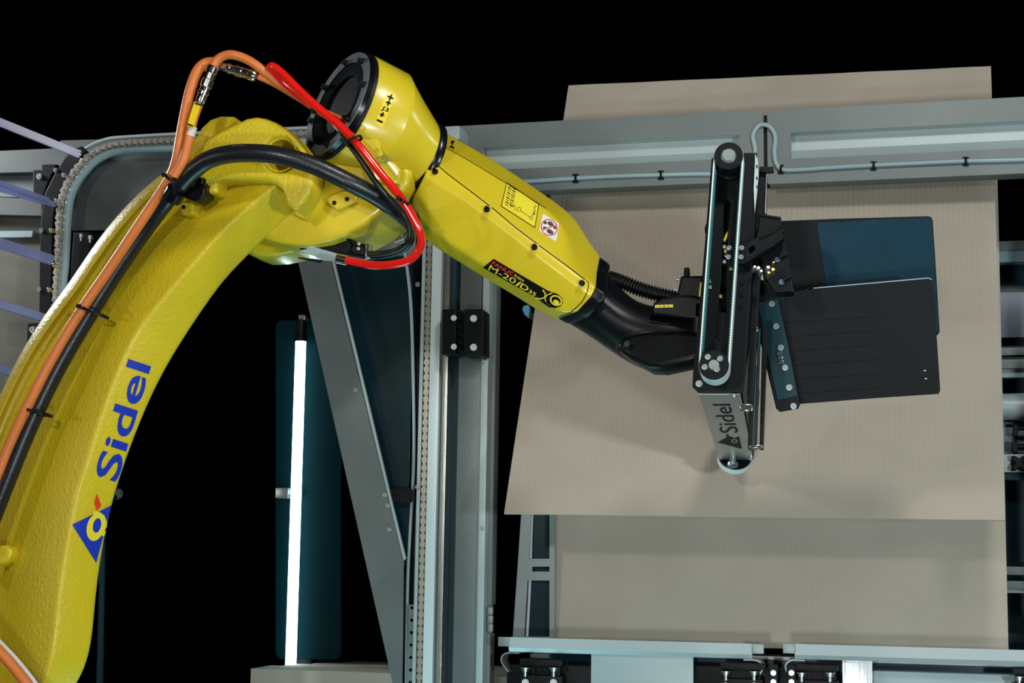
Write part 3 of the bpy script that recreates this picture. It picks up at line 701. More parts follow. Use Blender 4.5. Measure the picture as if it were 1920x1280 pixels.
for i in range(len(Srim)):
    q = Srim[i]; c5 = Sc5[i]; c6 = Sc6[i]; rd = Srid[i]; ed = Sedg[i]
    t = Vector((c5[0]-q[0], c5[1]-q[1])); t.normalize()
    k = max(0, min(1, i/3))
    yR = 3.09; yF = 3.15-.02*(1-k); y6 = 3.085; yD = 3.035; yE = 3.115+.005*(1-k)
    rows.append([P(*q, 3.27), P(q[0]-3, q[1]-2, 3.14), P(q[0]+2*t.x, q[1]+2*t.y, 3.10), P(q[0]+17*t.x, q[1]+17*t.y, yR), P(q[0]+24*t.x, q[1]+24*t.y, yF-.01), P(*[(q[j]+c5[j])/2+6*t[j] for j in (0, 1)], yF), P(*c5, yF-.01),
                 P(*c6, y6), P(*[c6[j]*.55+rd[j]*.45 for j in (0, 1)], (y6+yD)/2-.006), P(*rd, yD), P(*[rd[j]*.5+ed[j]*.5 for j in (0, 1)], (yD+yE)/2-.004), P(*ed, yE), P(ed[0]+1, ed[1], 3.17), P(ed[0]-8, ed[1], 3.29)])
arm = loft('upper_arm', rows, M['yellow'], rob, {3: .5, 4: .4, 9: .62, 11: .7, 7: .45, 1: .2}, 3, label='curved yellow cast upper arm')
# elbow head plate with hole
hd = [(552, 394), (570, 380), (580, 364), (586, 345), (586, 319), (581, 300), (571, 280), (554, 257), (536, 240), (516, 228), (498, 221), (480, 218), (462, 221), (445, 229), (410, 246), (384, 264), (348, 297), (318, 322), (308, 342), (345, 352), (385, 341), (417, 334), (460, 335), (499, 338), (516, 344), (527, 355), (532, 370), (537, 384)]
head = plate('elbow_head', [hd, circ(526, 290, 31, 32)], YP(3.0), .07, M['yellow'], rob, .010, smooth=60, label='flat rounded elbow head with a round hole')
lathe('hole_wall', [(.001, .039), (.004, .034), (.06, .030), (.16, .030), (.16, 0)], P(526, 290, 3.0)+Vector((0, -.001, 0)), (0, 1, 0), M['yellow'], rob, 32)
# rear lug of the casting
plate('rear_lug', [(352, 300), (362, 262), (375, 238), (392, 222), (412, 215), (435, 216), (448, 226), (470, 240), (440, 300), (380, 330)], YP(3.14), .14, M['yellow'], rob, .015, smooth=60)
plate('lug_step', [(330, 325), (347, 285), (358, 262), (372, 250), (395, 255), (380, 300), (350, 330)], YP(3.10), .08, M['yellow'], rob, .01, smooth=60)
# elbow casting (behind head)
hs = [(470, 330), (478, 420), (490, 447), (523, 455), (573, 460), (617, 452), (648, 440), (680, 423), (711, 401), (735, 378), (765, 346), (770, 320), (735, 270), (690, 240), (650, 262), (628, 290), (592, 296), (540, 260)]
cast = plate('elbow_casting', hs, YP(3.12), .20, M['yellow_s'], rob, .014, smooth=60, label='smooth yellow elbow casting')
plate('lower_casting', [(455, 440), (461, 474), (480, 481), (510, 480), (545, 473), (600, 462), (640, 440), (600, 400), (500, 400)], YP(3.22), .12, M['yellow_s'], rob, .02, smooth=60)
bs = plate('boss', [(612, 373), (616, 367), (645, 358), (651, 359), (668, 368), (668, 378), (632, 394), (614, 380)], YP(3.105), .03, M['yellow_s'], rob, .003)
for q in ((626.5, 380), (650.5, 373)): plate('threaded_hole', circ(*q, 4.3, 16), YP(3.1043), .002, M['black'], bs, .0003)
plate('boss', [(545, 398), (590, 350), (590, 378), (572, 412)], YP(3.10), .03, M['yellow_s'], rob, .003)
plate('threaded_hole', circ(566, 391, 9, 20), YP(3.0993), .002, M['black'], rob, .0003)
plate('black_plug', circ(583, 361, 8, 16), YP(3.09), .04, M['gloss'], rob, .004)
for k, x in enumerate((524, 533, 542, 551)): plate('cast_mark', [(x-1, 434), (x+1, 434), (x+1, 440), (x+3, 441), (x+2, 443), (x-1, 442)], YP(3.1185), .003, M['yellow_s'], rob, .0005)
# drum with black flange
AX = (CR*.85-CU*.40+CF*.56).normalized()
kf = 3.2/2884.
C0 = P(641, 198, 3.10); s = FPX/(C0-CAM).dot(CF)
def axr(pxy, y): return P(*pxy, y)
prof_c = [((646, 200), 3.105, 107), ((655, 203), 3.11, 108), ((717, 226), 3.135, 100), ((722, 231), 3.137, 97), ((750, 256), 3.16, 82), ((783, 286), 3.19, 67.5), ((786, 288), 3.19, 65)]
def rings(defs, m, name, label=None, seg=64, sub=0, smooth=45, caps=True, squash=None):
    bm = bmesh.new(); R_ = []; n1 = (CR*.42+CU*.91); n1 = (n1-AX*n1.dot(AX)).normalized(); n2 = AX.cross(n1)
    for (c, y, r) in defs:
        o = P(*c, y); rr = r*(o-CAM).dot(CF)/FPX
        if r == 0: R_.append([bm.verts.new(o)]*1); continue
        R_.append([bm.verts.new(o+(n1*math.cos(2*PI*k/seg)+n2*math.sin(2*PI*k/seg))*rr*(squash(2*PI*k/seg) if squash else 1)) for k in range(seg)])
    for a, b in zip(R_, R_[1:]):
        for k in range(seg):
            j = (k+1) % seg
            if len(b) == 1: bm.faces.new((a[k], a[j], b[0]))
            elif len(a) == 1: bm.faces.new((a[0], b[j], b[k]))
            else: bm.faces.new((a[k], a[j], b[j], b[k]))
    if caps:
        for q in (R_[0], R_[-1]):
            if len(q) > 1: bm.faces.new(q)
    return from_bm(name, bm, m, rob, smooth, label)
drum = rings(prof_c, M['yellow_s'], 'drum_housing', 'yellow tapering drum at the elbow')
rings([((641, 198), 3.10, 109), ((647, 201), 3.105, 110), ((648, 201), 3.106, 107)], M['black'], 'drum_gasket')
pol = lambda a: 1+.035*max(0, math.cos(5*a+.5))**3
rings([((637, 196), 3.095, 60), ((634, 195), 3.092, 84), ((633, 194.5), 3.092, 106), ((641, 198), 3.10, 107)], M['gloss'], 'flange_ring', 'black open flange ring', caps=False, squash=None)
rings([((633.5, 194.5), 3.0925, 88), ((648, 201), 3.108, 84), ((662, 207), 3.12, 66), ((664, 208), 3.122, 64), ((658, 205), 3.118, 50), ((660, 206), 3.12, 30), ((672, 211), 3.13, 28), ((672, 211), 3.13, 0)], M['gloss'], 'flange_bowl', 'deep glossy black bowl inside the flange', caps=False)
rings([((632.2, 194.2), 3.0915, 85.5), ((632.0, 194.0), 3.0913, 106), ((633.5, 194.6), 3.0926, 106), ((633.7, 194.7), 3.0928, 85.5)], mat('grey_machined_ring', (.17, .21, .23), .4, metal=.6, bump=.1, scale=90), 'flange_face', 'dark grey machined face of the flange', caps=False)
rings([((655, 204), 3.114, 34), ((650, 202), 3.11, 33), ((650, 202), 3.11, 18), ((655, 204), 3.114, 15), ((655, 204), 3.114, 0)], M['satin'], 'flange_hub')
n1 = (CR*.42+CU*.91); n1 = (n1-AX*n1.dot(AX)).normalized(); n2 = AX.cross(n1); cR = P(632, 194, 3.091)
for k in range(8):
    a = 2*PI*(k+.35)/8; q = cR+(n1*math.cos(a)+n2*math.sin(a))*97*3.2/2884
    bolt(q, -AX, 5.2, M['black'], rob, 'flange_bolt', h=.010)
rings([((786, 288), 3.19, 66.5), ((790, 290.5), 3.192, 68.5), ((798, 295), 3.20, 68.5), ((801, 297), 3.205, 62)], M['gloss'], 'joint_ring', 'black ring between drum and forearm')
# gusset ribs on drum
plate('rib', [(704, 199), (694, 215), (682, 240), (668, 262), (700, 300), (719, 290), (708, 255), (702, 225)], Plane(P(700, 240, 3.045), (-.25, 1, .0)), .06, M['yellow_s'], rob, .004)
plate('rib', [(720, 285), (752, 318), (748, 345), (700, 340), (690, 300)], Plane(P(720, 310, 3.09), (-.1, 1, .1)), .06, M['yellow_s'], rob, .006)

# forearm
Ft = [(823, 243), (850, 257), (893, 281), (943, 311), (1004, 353), (1062, 393), (1085, 419), (1102, 450), (1125, 480)]
Fa = [(816, 268), (838, 278), (884, 303), (935, 335), (986, 367), (1038, 401), (1062, 436), (1082, 478), (1119, 512)]
Fm = [(806, 300), (832, 321), (880, 356), (930, 396), (980, 437), (1033, 477), (1064, 500), (1086, 517), (1117, 538)]
Fl = [(796, 330), (818, 342), (868, 372), (920, 410), (972, 452), (1026, 495), (1058, 517), (1078, 535), (1108, 556)]
Fb = [(775, 372), (797, 424), (850, 462), (912, 501), (972, 538), (1022, 568), (1045, 580), (1058, 586), (1082, 584)]
Fu = [(768, 392), (784, 442), (836, 476), (900, 516), (962, 552), (1008, 582), (1025, 590), (1034, 596), (1044, 598)]
rows = []
for i in range(9):
    e = 1 if i >= 7 else 0; g = min(1, i/2)
    zT, zA, zM, zL, zB, zU = 3.29, 3.205, 3.143, 3.138+.004*e, 3.170, 3.225
    w3 = [P(*Ft[i], zT), P(*[(Ft[i][j]*.5+Fa[i][j]*.5) for j in (0, 1)], (zT+zA)/2), P(*Fa[i], zA), P(*[(Fa[i][j]+Fm[i][j])/2 for j in (0, 1)], (zA+zM)/2), P(*Fm[i], zM), P(*Fl[i], zL),
          P(*[(Fl[i][j]+Fb[i][j])/2 for j in (0, 1)], (zL+zB)/2-.003), P(*Fb[i], zB), P(*Fu[i], zU), P(Fu[i][0]+4, Fu[i][1]-4, 3.30), P(*[(Fl[i][j]) for j in (0, 1)], 3.44-.02*e), P(Ft[i][0]-6, Ft[i][1]+6, 3.40)]
    rows.append(w3)
last = rows[-1]
fore = loft('forearm', rows, M['yellow_s'], rob, {2: .9, 4: .3, 5: .7, 7: .9, 8: .85, 0: .95, 9: .8, 10: .6, 11: .5}, 3, label='yellow faceted forearm', ec=1.)
TF = bvh(fore)
# cover seams and screws
seam1 = [(811, 309), (818, 308), (839, 326), (888, 363), (928, 394), (967, 427), (1016, 464), (1065, 500), (1099, 526), (1104, 532), (1101, 548), (1092, 565), (1080, 577), (1069, 586), (1048, 594)]
sm = []
for a, b in zip(seam1, seam1[1:]):
    for k in range(3): sm.append((a[0]+(b[0]-a[0])*k/3, a[1]+(b[1]-a[1])*k/3))
decal('cover_seam', stroke(sm+[seam1[-1]], 1.6), TF, M['blackp'], rob, .0006)
decal('cover_seam', stroke([(829, 273), (856, 288), (882, 303), (912, 321), (943, 340), (985, 366), (1024, 391)], .8), TF, M['blackp'], rob, .0006)
for i, (x, y) in enumerate(((816, 322), (913, 393), (1002, 464), (1091, 531))):
    T0 = drop(TF, x-3, y+9, .001)
    if i: 
        dd = P(x-5, y+17, 3.14)-P(x+1, y-2, 3.14)
        decal('recess_shade', stroke([(x+2, y-7), (x+1, y), (x-3, y+10), (x-6, y+16)], 13), TF, mat('shaded_yellow', (.50, .37, .008), .4) if i == 1 else bpy.data.materials['shaded_yellow'], rob, .0009)  # shade of the screw recess painted flat in darker yellow
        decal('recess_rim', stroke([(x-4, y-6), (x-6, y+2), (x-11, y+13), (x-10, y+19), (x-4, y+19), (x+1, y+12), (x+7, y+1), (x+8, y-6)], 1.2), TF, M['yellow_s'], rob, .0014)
    p = drop(TF, x, y, .0005)
    if p:
        h_ = TF.ray_cast(CAM, ray(x, y).normalized())[1]
        bolt(p, h_ if h_.y < 0 else -h_, 4.4, M['gloss'], rob, 'cover_screw', h=.008)
# printed label
lbm = decal('model_label', [(906, 501), (926, 485), (975, 514), (1028, 545), (1046, 551), (1054, 559), (1056, 567), (1051, 574), (1042, 577), (1029, 575), (1018, 567), (1003, 556), (955, 529)], TF, M['blackp'], rob, .0009, 'black printed model label')
text('label_print', 'FANUC', (922.5, 495), (962, 517), 6.8, TF, M['redp'], lbm, off=.0022, bold=.01)
text('label_print', 'Robot', (964, 518), (982, 528.5), 5.6, TF, M['yelp'], rob)
text('label_print', 'M-20', (916, 504.3), (965, 531.8), 9.6, TF, M['yelp'], lbm, off=.0022, bold=.0)
text('label_print', 'i', (967, 533.5), (971, 536), 10.5, TF, M['yelp'], lbm, off=.0022, bold=.018, shear=.35)
text('label_print', 'D', (975, 538), (989, 546), 9.5, TF, M['yelp'], lbm, off=.0022, bold=.01)
text('label_print', '35', (991, 547), (1004, 554.5), 6, TF, M['yelp'], lbm, off=.0022, bold=.012)
decal('label_print', [circ(1043, 563, 12.2, 28, 9.5, .5), circ(1043, 563, 9.2, 28, 6.8, .5)], TF, M['yelp'], lbm, .0012)
decal('label_print', circ(1043.5, 566, 6, 16, 4.2, .5), TF, M['yelp'], lbm, .0013)
decal('label_print', stroke([(1018, 543), (1023, 550), (1022, 557), (1014, 560), (1004, 558)], 2.4), TF, M['yelp'], lbm, .0012)
decal('label_print', stroke([(1036, 549), (1027, 552), (1022, 558), (1024, 565)], 2), TF, M['yelp'], lbm, .0012)
# info plate sticker
dst = decal('diagram_sticker', [(950, 342), (1011, 383), (1003, 428), (939, 387)], TF, M['yelp'], rob, .0008, 'yellow diagram sticker with thin outline')
decal('sticker_outline', [[(950, 342), (1011, 383), (1003, 428), (939, 387)], [(950.8, 343.8), (1009.6, 383.6), (1002.1, 425.9), (940.5, 386.4)]], TF, M['blackp'], dst, .0011)
for r_ in range(9):
    for c_ in range(2):
        u0 = .06+c_*.13+(.004*r_); v0 = .06+r_*.095
        if c_ and r_ > 7: continue
        qx = 950+(1011-950)*u0+(939-950)*v0; qy = 342+(383-342)*u0+(387-342)*v0
        decal('fine_print', stroke([(qx, qy), (qx+6.4, qy+4.3)], 1.7 if r_ % 2 else 1.0), TF, M['blackp'], dst, .0012)
for (x, y, q) in ((973, 393, 4.2), (996, 409, 3.4), (1001, 401, 2.2), (1003, 388, 2.4), (962, 387, 2.)):
    decal('diagram_line', [circ(x, y, q, 14), circ(x, y, q-.8, 14)], TF, M['blackp'], dst, .0012)
for ln in ([(976, 396), (985, 402), (993, 407)], [(958, 380), (957, 391)], [(966, 384), (965, 396)], [(998, 405), (1001, 396), (1003, 390)], [(1001, 404), (1004, 394)]):
    decal('diagram_line', stroke(ln, .8), TF, M['blackp'], dst, .0012)
# no-step sign
nss = decal('no_step_sign', [(1017, 403), (1020, 402), (1046, 418), (1048, 421), (1043, 451), (1040, 452), (1013, 435), (1011, 432)], TF, M['whitep'], rob, .0009, 'white no-stepping sticker')
decal('sign_ring', [circ(1029.5, 427, 16.5, 32, 15, .9), circ(1029.5, 427, 14.6, 32, 13.2, .9)], TF, M['redp'], nss, .0012)
for (x, y, a, b, rt) in ((1032, 420, 6.2, 4.0, .55), (1022, 418, 3.5, 3, .5), (1021, 428, 3.6, 2.8, .5), (1031, 435, 7.0, 4.2, .55), (1040, 427.5, 3.2, 2.6, .5)):
    decal('footprint', circ(x, y, a, 16, b, rt), TF, mat('sign_grey', (.05, .055, .07), .5) if x == 1032 else bpy.data.materials['sign_grey'], nss, .0013)
decal('sign_slash', stroke([(1017, 431), (1030, 427), (1042, 423)], 1.8), TF, M['redp'], nss, .0016)
text('axis_mark', 'J4', (848, 281), (852, 264), 6, TF, M['blackp'], rob, bold=.03, up=(-1, -.2))
TD = bvh(drum)
axs = decal('axis_sticker', [(725, 172), (741, 180), (717.5, 239), (703, 231)], TD, M['sticker'], rob, .0008, 'yellow sticker marked J3 with plus and minus arrows')
def cross_(x, y, a, b): return [stroke([(x-a, y-a*.45), (x+a, y+a*.45)], b), stroke([(x+a*.45, y-a), (x-a*.45, y+a)], b)]
for sh in cross_(732, 183, 5.5, 3.2): decal('axis_mark', sh, TD, M['blackp'], axs, .0012)
decal('axis_mark', [(730, 189), (733.5, 196), (729, 195), (728, 199), (725, 198), (726, 194), (722, 192)], TD, M['blackp'], axs, .0012)
text('axis_mark', 'J3', (714.5, 204.5), (727, 210.5), 7.5, TD, M['blackp'], axs, bold=.02)
decal('axis_mark', [(714, 219.5), (711.5, 212), (715.5, 213.5), (717, 210), (720, 211.5), (719, 215), (722, 216.5)], TD, M['blackp'], axs, .0012)
decal('axis_mark', stroke([(706.5, 224.5), (717.5, 229.5)], 4), TD, M['blackp'], axs, .0012)
# lettering on the upper arm
TA = bvh(arm)
text('wordmark', 'Sidel', (218, 904), (282, 686), 44, TA, M['blue'], rob, off=.0012, bold=.016, bend=0., up=(-.95, -.31), label='blue lettering on the upper arm')
lgt = decal('logo_triangle', [(135, 983), (180, 1055), (208, 947)], TA, M['blue'], rob, .0012, 'blue triangle emblem')
decal('logo_ring', [circ(178, 988, 16, 28, 26, .22), circ(181, 984.5, 7.5, 20, 14, .22)], TA, M['yelp'], lgt, .0018)
decal('logo_ring', stroke([(174, 961), (184, 962), (192, 968), (196, 979), (195, 992), (191, 1004)], 7), TA, M['yelp'], lgt, .0019)
decal('logo_diamond', [(181, 925), (189, 947), (181, 957), (176, 942)], TA, M['redp'], rob, .0018, 'small red diamond of the emblem')
# small things on the upper arm
plate('cast_boss', rrect(337, 376, 362, 402, 6), YP(3.05), .06, M['yellow'], rob, .006, smooth=60)
plate('threaded_hole', circ(344, 388, 4, 14), YP(3.0493), .002, M['black'], rob, .0003)
plate('cast_boss', rrect(384, 330, 408, 362, 8), YP(3.02), .06, M['yellow'], rob, .008, smooth=60)
plate('cast_rib', [(-6, 1022), (12, 1022), (22, 1032), (16, 1052), (-4, 1062)], YP(3.07), .06, M['yellow'], rob, .006, smooth=60)
# black hose bracket
plate('hose_bracket', [(335, 345), (372, 332), (386, 345), (384, 366), (366, 378), (345, 370)], YP(3.0), .05, M['gloss'], rob, .004)
bolt(P(379, 341, 2.99), FRONT, 6, M['gloss'], rob, 'bracket_bolt', h=.015); bolt(P(372, 362, 2.999), FRONT, 2.4, M['satin'], rob, 'bracket_bolt')
# underside connector cluster
plate('connector_panel', [(578, 456), (660, 440), (655, 478), (560, 466)], YP(3.16), .08, M['black'], rob, .004)
plate('name_plate', [(560, 470), (590, 463), (642, 478), (628, 489), (600, 484)], YP(3.135), .003, M['pipe'], rob, .0005)
plate('tag_plate', [(560, 482), (606, 487), (600, 493), (558, 484)], YP(3.13), .003, M['satin'], rob, .0005)
plate('cable_gland', [(655, 452), (688, 456), (684, 484), (652, 478)], YP(3.12), .05, M['black'], rob, .01)
for k in range(6): plate('gland_rib', [(649+k*1.6, 446+k*5), (657+k*.2, 447+k*5), (656, 449+k*5), (648+k*1.6, 448.5+k*5)], YP(3.115), .02, M['satin'], rob, .001)
for (x, y) in ((673, 457), (672, 466)): bolt(P(x, y, 3.119), FRONT, 2.4, M['zinc'], rob, 'screw')
plate('clamp', [(684, 454), (692, 456), (690, 474), (694, 484), (684, 486), (684, 470)], YP(3.11), .03, M['chrome'], rob, .003)

# wrist
Wt = [(1118, 516), (1134, 497), (1142, 512), (1165, 541), (1195, 566), (1235, 576), (1280, 578), (1322, 582)]
Wb = [(1060, 592), (1058, 604), (1082, 616), (1118, 640), (1154, 666), (1196, 692), (1246, 702), (1312, 679)]
rows = []
for i, (a, b) in enumerate(zip(Wt, Wb)):
    A = P(*a, 3.27); B = P(*b, 3.27); c = (A+B)/2; u = (A-B)/2; yv = Vector((0, 1, 0)); dp = [.03, .085, .095, .095, .09, .09, .09, .07][i]
    rows.append([c+u*math.cos(2*PI*k/16)*(1.0)+yv*dp*-math.sin(2*PI*k/16) for k in range(16)])
wr = loft('wrist_body', rows, M['wristblk'], rob, {}, 2, label='glossy black wrist')
axc = P(1137, 545, 3.25)-P(1116, 532, 3.25); lc = sum(last, Vector())/len(last)
loft('wrist_collar', [[lc+(q-lc)*.975-axc*.3 for q in last], [lc+(q-lc)*.975+axc*.9 for q in last], [lc+(q-lc)*.90+axc*1.05 for q in last]], M['wristblk'], rob, {k: .8 for k in range(12)}, 2)
el = [(1156, 652), (1158, 640), (1172, 629), (1195, 622), (1235, 618), (1290, 619), (1318, 622), (1318, 668), (1290, 678), (1240, 689), (1215, 688), (1180, 670)]
plate('wrist_cover', el, Plane(P(1240, 655, 3.162), (.14, 1, -.22)), .06, M['wristblk'], rob, .012, smooth=60)
bolt(P(1176, 645, 3.155), FRONT, 4.5, M['wristblk'], rob, 'screw')
tube('cover_rim', [(1155, 655, 3.165), (1158, 642, 3.163), (1172, 629, 3.16), (1195, 622, 3.16), (1235, 618, 3.16), (1290, 619, 3.165)], 1.3, M['wristblk'], rob, 6, 8)
tube('wrist_ridge', [(1120, 545, 3.17), (1150, 562, 3.165), (1175, 583, 3.165), (1205, 598, 3.165), (1255, 608, 3.17)], 1.2, M['wristblk'], rob, 6, 8)
# corrugated hose
path = smoothpath([P(1140, 520, 3.26), P(1165, 528, 3.26), P(1200, 542, 3.26), P(1235, 552, 3.26), P(1272, 560, 3.26)], 26); k0 = 3.3/2884
from_bm('corrugated_hose', tube_me(path, [(12.5+(2.0 if (i//2) % 2 else -1.8))*k0 for i in range(len(path))], 16), M['wristblk'], rob, 60, 'ribbed black hose over the wrist')
plate('wrist_block', [(1276, 517), (1318, 516), (1330, 590), (1290, 590), (1268, 556)], YP(3.19), .12, M['black'], rob, .006)
wm = plate('wrist_arm', [(1222, 576), (1226, 566), (1242, 557), (1268, 553), (1300, 553), (1322, 560), (1322, 600), (1222, 590)], YP(3.17), .12, M['satin'], rob, .006)
plate('wrist_flange', [(1296, 560), (1326, 560), (1322, 680), (1296, 660)], YP(3.17), .14, M['wristblk'], rob, .01)
lathe('plug', [(0, 0), (0, .007), (.010, .007), (.012, .006), (.018, .006), (.018, 0)], P(1288, 518, 3.22), (0, 0, 1), M['wristblk'], rob, 16)
for (x, y) in ((1271, 525), (1267, 544)): bolt(P(x, y, 3.2), (-1, -.3, 0), 2.5, M['zinc'], rob, 'screw')
plate('axis_sticker', [(1228, 571.5), (1262, 570.5), (1262, 576), (1228, 577)], YP(3.168), .0015, M['sticker'], rob, .0002)
plate('axis_sticker', [(1313, 529), (1319, 530), (1317, 557), (1310, 556)], YP(3.185), .0015, M['sticker'], rob, .0002)
pl5 = bvh(wm)
Tst = BVHTree.FromPolygons([YP(3.1675).hit(*q) for q in ((1200, 560), (1280, 560), (1280, 590), (1200, 590))], [(0, 1, 2, 3)])
text('axis_mark', '+ ← J5 → -', (1231, 576), (1259, 575), 3.8, Tst, M['blackp'], rob, off=.0004)
Tst = BVHTree.FromPolygons([YP(3.1845).hit(*q) for q in ((1300, 520), (1330, 520), (1330, 570), (1300, 570))], [(0, 1, 2, 3)])
text('axis_mark', '+ ← J6 → -', (1317, 554), (1319, 532), 3.8, Tst, M['blackp'], rob, off=.0004)
# unseen lower arm joint and pedestal down to the floor
q = P(-40, 1440, 3.2)
lathe('shoulder_joint', [(0, 0), (0, .13), (.01, .14), (.24, .14), (.25, .13), (.25, 0)], Vector((q.x, 3.08, q.z-.05)), (0, 1, 0), M['yellow'], rob, 40)
lathe('pedestal', [(0, 0), (0, .26), (.04, .27), (.12, .22), (.2, .19), (q.z-.2, .17), (q.z-.1, .10), (q.z-.1, 0)], Vector((q.x, 3.3, 0)), (0, 0, 1), M['yellow'], rob, 40)

# ============================================================ CABLES AND HOSES ON THE ROBOT
bh = thing('black_conduit', P(-20, 980, 3.0), 'thick black hose running up the yellow arm and over the elbow', 'hose')
tube('hose', [(-60, 1090, 3.06), (-25, 1000, 3.05), (12, 905, 3.045), (55, 800, 3.045), (105, 695, 3.045), (160, 600, 3.045), (215, 512, 3.04), (268, 435, 3.03), (305, 385, 3.01), (333, 352, 2.985), (352, 330, 2.965), (372, 312, 2.95), (395, 298, 2.94), (430, 289, 2.93), (480, 287, 2.925), (530, 293, 2.93), (590, 311, 2.95), (650, 339, 2.98), (700, 365, 3.02), (735, 388, 3.06), (758, 405, 3.12), (775, 420, 3.22)], 16.5, M['rubber'], bh, 8, 18)
for (a, b) in (((338, 345), (350, 333)), ((322, 372), (332, 356))):
    A, B = P(*a, 2.985), P(*b, 2.975); from_bm('collar', tube_me([A, B], .0225, 18), M['gloss'], bh, 40)
oc = thing('orange_power_cable', P(-20, 900, 3.0), 'orange cable along the black hose rising to the plug above the elbow', 'cable')
tube('sheath', [(-70, 1040, 3.04), (-20, 930, 3.03), (22, 825, 3.025), (60, 745, 3.02), (100, 668, 3.02), (150, 585, 3.02), (205, 505, 3.015), (255, 430, 3.0), (290, 378, 2.99), (318, 335, 2.975), (330, 305, 2.96), (337, 270, 2.95), (344, 230, 2.95), (354, 180, 2.95), (362, 152, 2.95), (371, 132, 2.953), (383, 120, 2.957), (398, 117, 2.96), (414, 122, 2.96)], 9.8, M['orange'], oc, 8, 14)
ob = thing('orange_signal_cable', P(320, 330, 2.96), 'orange cable arching from the upright metal plug over to the drum', 'cable')
tube('sheath', [(326, 330, 2.945), (344, 300, 2.94), (352, 270, 2.94), (362, 225, 2.94), (372, 196, 2.94)], 9, M['orange'], ob, 8, 14)
tube('sheath', [(399, 126, 2.94), (408, 112, 2.94), (422, 104, 2.94), (438, 103, 2.94), (460, 110, 2.945), (480, 122, 2.95), (500, 138, 2.96), (530, 160, 2.98), (560, 180, 3.0), (588, 200, 3.03), (612, 214, 3.06), (640, 226, 3.09)], 8.6, M['orange'], ob, 8, 14)
pts3 = [(484, 143, 2.96), (500, 150, 2.97), (520, 160, 2.985), (545, 175, 3.0), (570, 190, 3.02), (590, 202, 3.05)]
tube('branch', pts3, 6.2, M['orange'], ob, 8, 12)
def plug(A, B, r, parent, name='metal_plug', label=None):
    L = (B-A).length; d = (B-A); pr = [(0, 0), (0, .8), (.04, .86), (.22, .86), (.23, .98), (.30, 1), (.32, .86), (.42, .86), (.44, 1.04), (.62, 1.04), (.64, .9), (.80, .9), (.82, 1), (.95, 1), (1, .8), (1, 0)]
    return lathe(name, [(h*L, q*r) for h, q in pr], A, d, M['chrome'], parent, 18, label, 20)
plug(P(374, 193, 2.94), P(400, 124, 2.94), .0125, ob, label='upright nickel plug')
plug(P(414, 122, 2.96), P(481, 143, 2.96), .0125, oc, label='nearly level nickel plug')
plate('cable_tag', [(364, 190), (376, 194), (361, 240), (350, 236)], YP(2.925), .004, M['sticker'], ob, .0006)
for q in (((365, 193), (375, 196)), ((351, 232), (361, 236))): plate('tag_tie', stroke(list(q), 3), YP(2.923), .008, M['black'], ob, .001)
from_bm('white_band', tube_me([P(356, 255, 2.94), P(361, 238, 2.94)], .0105, 14), M['white'], ob, 40)
rh = thing('red_air_hose', P(700, 480, 3.1), 'glossy red air hose looping over the drum and under the elbow', 'hose')
tube('hose', [(640, 232, 3.09), (600, 208, 3.03), (560, 178, 2.99), (530, 152, 2.965), (515, 134, 2.955), (507, 126, 2.95), (513, 125, 2.945), (530, 138, 2.945), (560, 168, 2.95), (600, 205, 2.955), (640, 238, 2.96), (675, 275, 2.965), (710, 320, 2.975), (745, 362, 2.99), (770, 400, 3.01), (788, 438, 3.03), (787, 465, 3.045), (768, 487, 3.055), (735, 496, 3.065), (700, 497, 3.075), (665, 491, 3.085), (648, 487, 3.09)], 7.6, M['red'], rh, 10, 14)
from_bm('metal_ferrule', tube_me([P(632, 484, 3.09), P(650, 488, 3.09)], .0105, 14), M['chrome'], rh, 40)
bk = thing('black_signal_cable', P(700, 470, 3.1), 'thin black cables beside the red hose, looping under the elbow', 'cable')
tube('sheath', [(612, 214, 3.04), (635, 242, 3.0), (655, 270, 2.985), (680, 305, 2.985), (705, 342, 2.995), (735, 378, 3.02), (757, 402, 3.04), (768, 430, 3.05), (765, 452, 3.06), (745, 468, 3.08), (715, 475, 3.09), (690, 476, 3.1)], 5.6, M['rubber'], bk, 8, 12)
tube('sheath', [(735, 380, 3.05), (755, 405, 3.06), (772, 435, 3.07), (770, 455, 3.08), (750, 472, 3.1), (720, 480, 3.11), (688, 482, 3.12)], 5.2, M['rubber'], bk, 8, 12)
tube('cuff', [(742, 455, 3.062), (760, 448, 3.06)], 6.6, M['zinc'], bk, 2, 12)
ties = [((648, 268), (672, 254), 2.945, 'black cable tie around the red hose over the drum'), ((748, 372), (762, 380), 2.965, 'black cable tie where red hose meets thick black hose'),
        ((148, 574), (190, 592), 3.0, 'black cable tie across hose and orange cable, higher on the arm'), ((44, 765), (84, 778), 3.01, 'black cable tie across hose and orange cable, lower on the arm'), ((586, 208), (596, 196), 3.0, 'black cable tie around the orange cables near the drum'), ((308, 328), (326, 342), 2.955, 'black cable tie at the hose collar by the elbow bracket')]
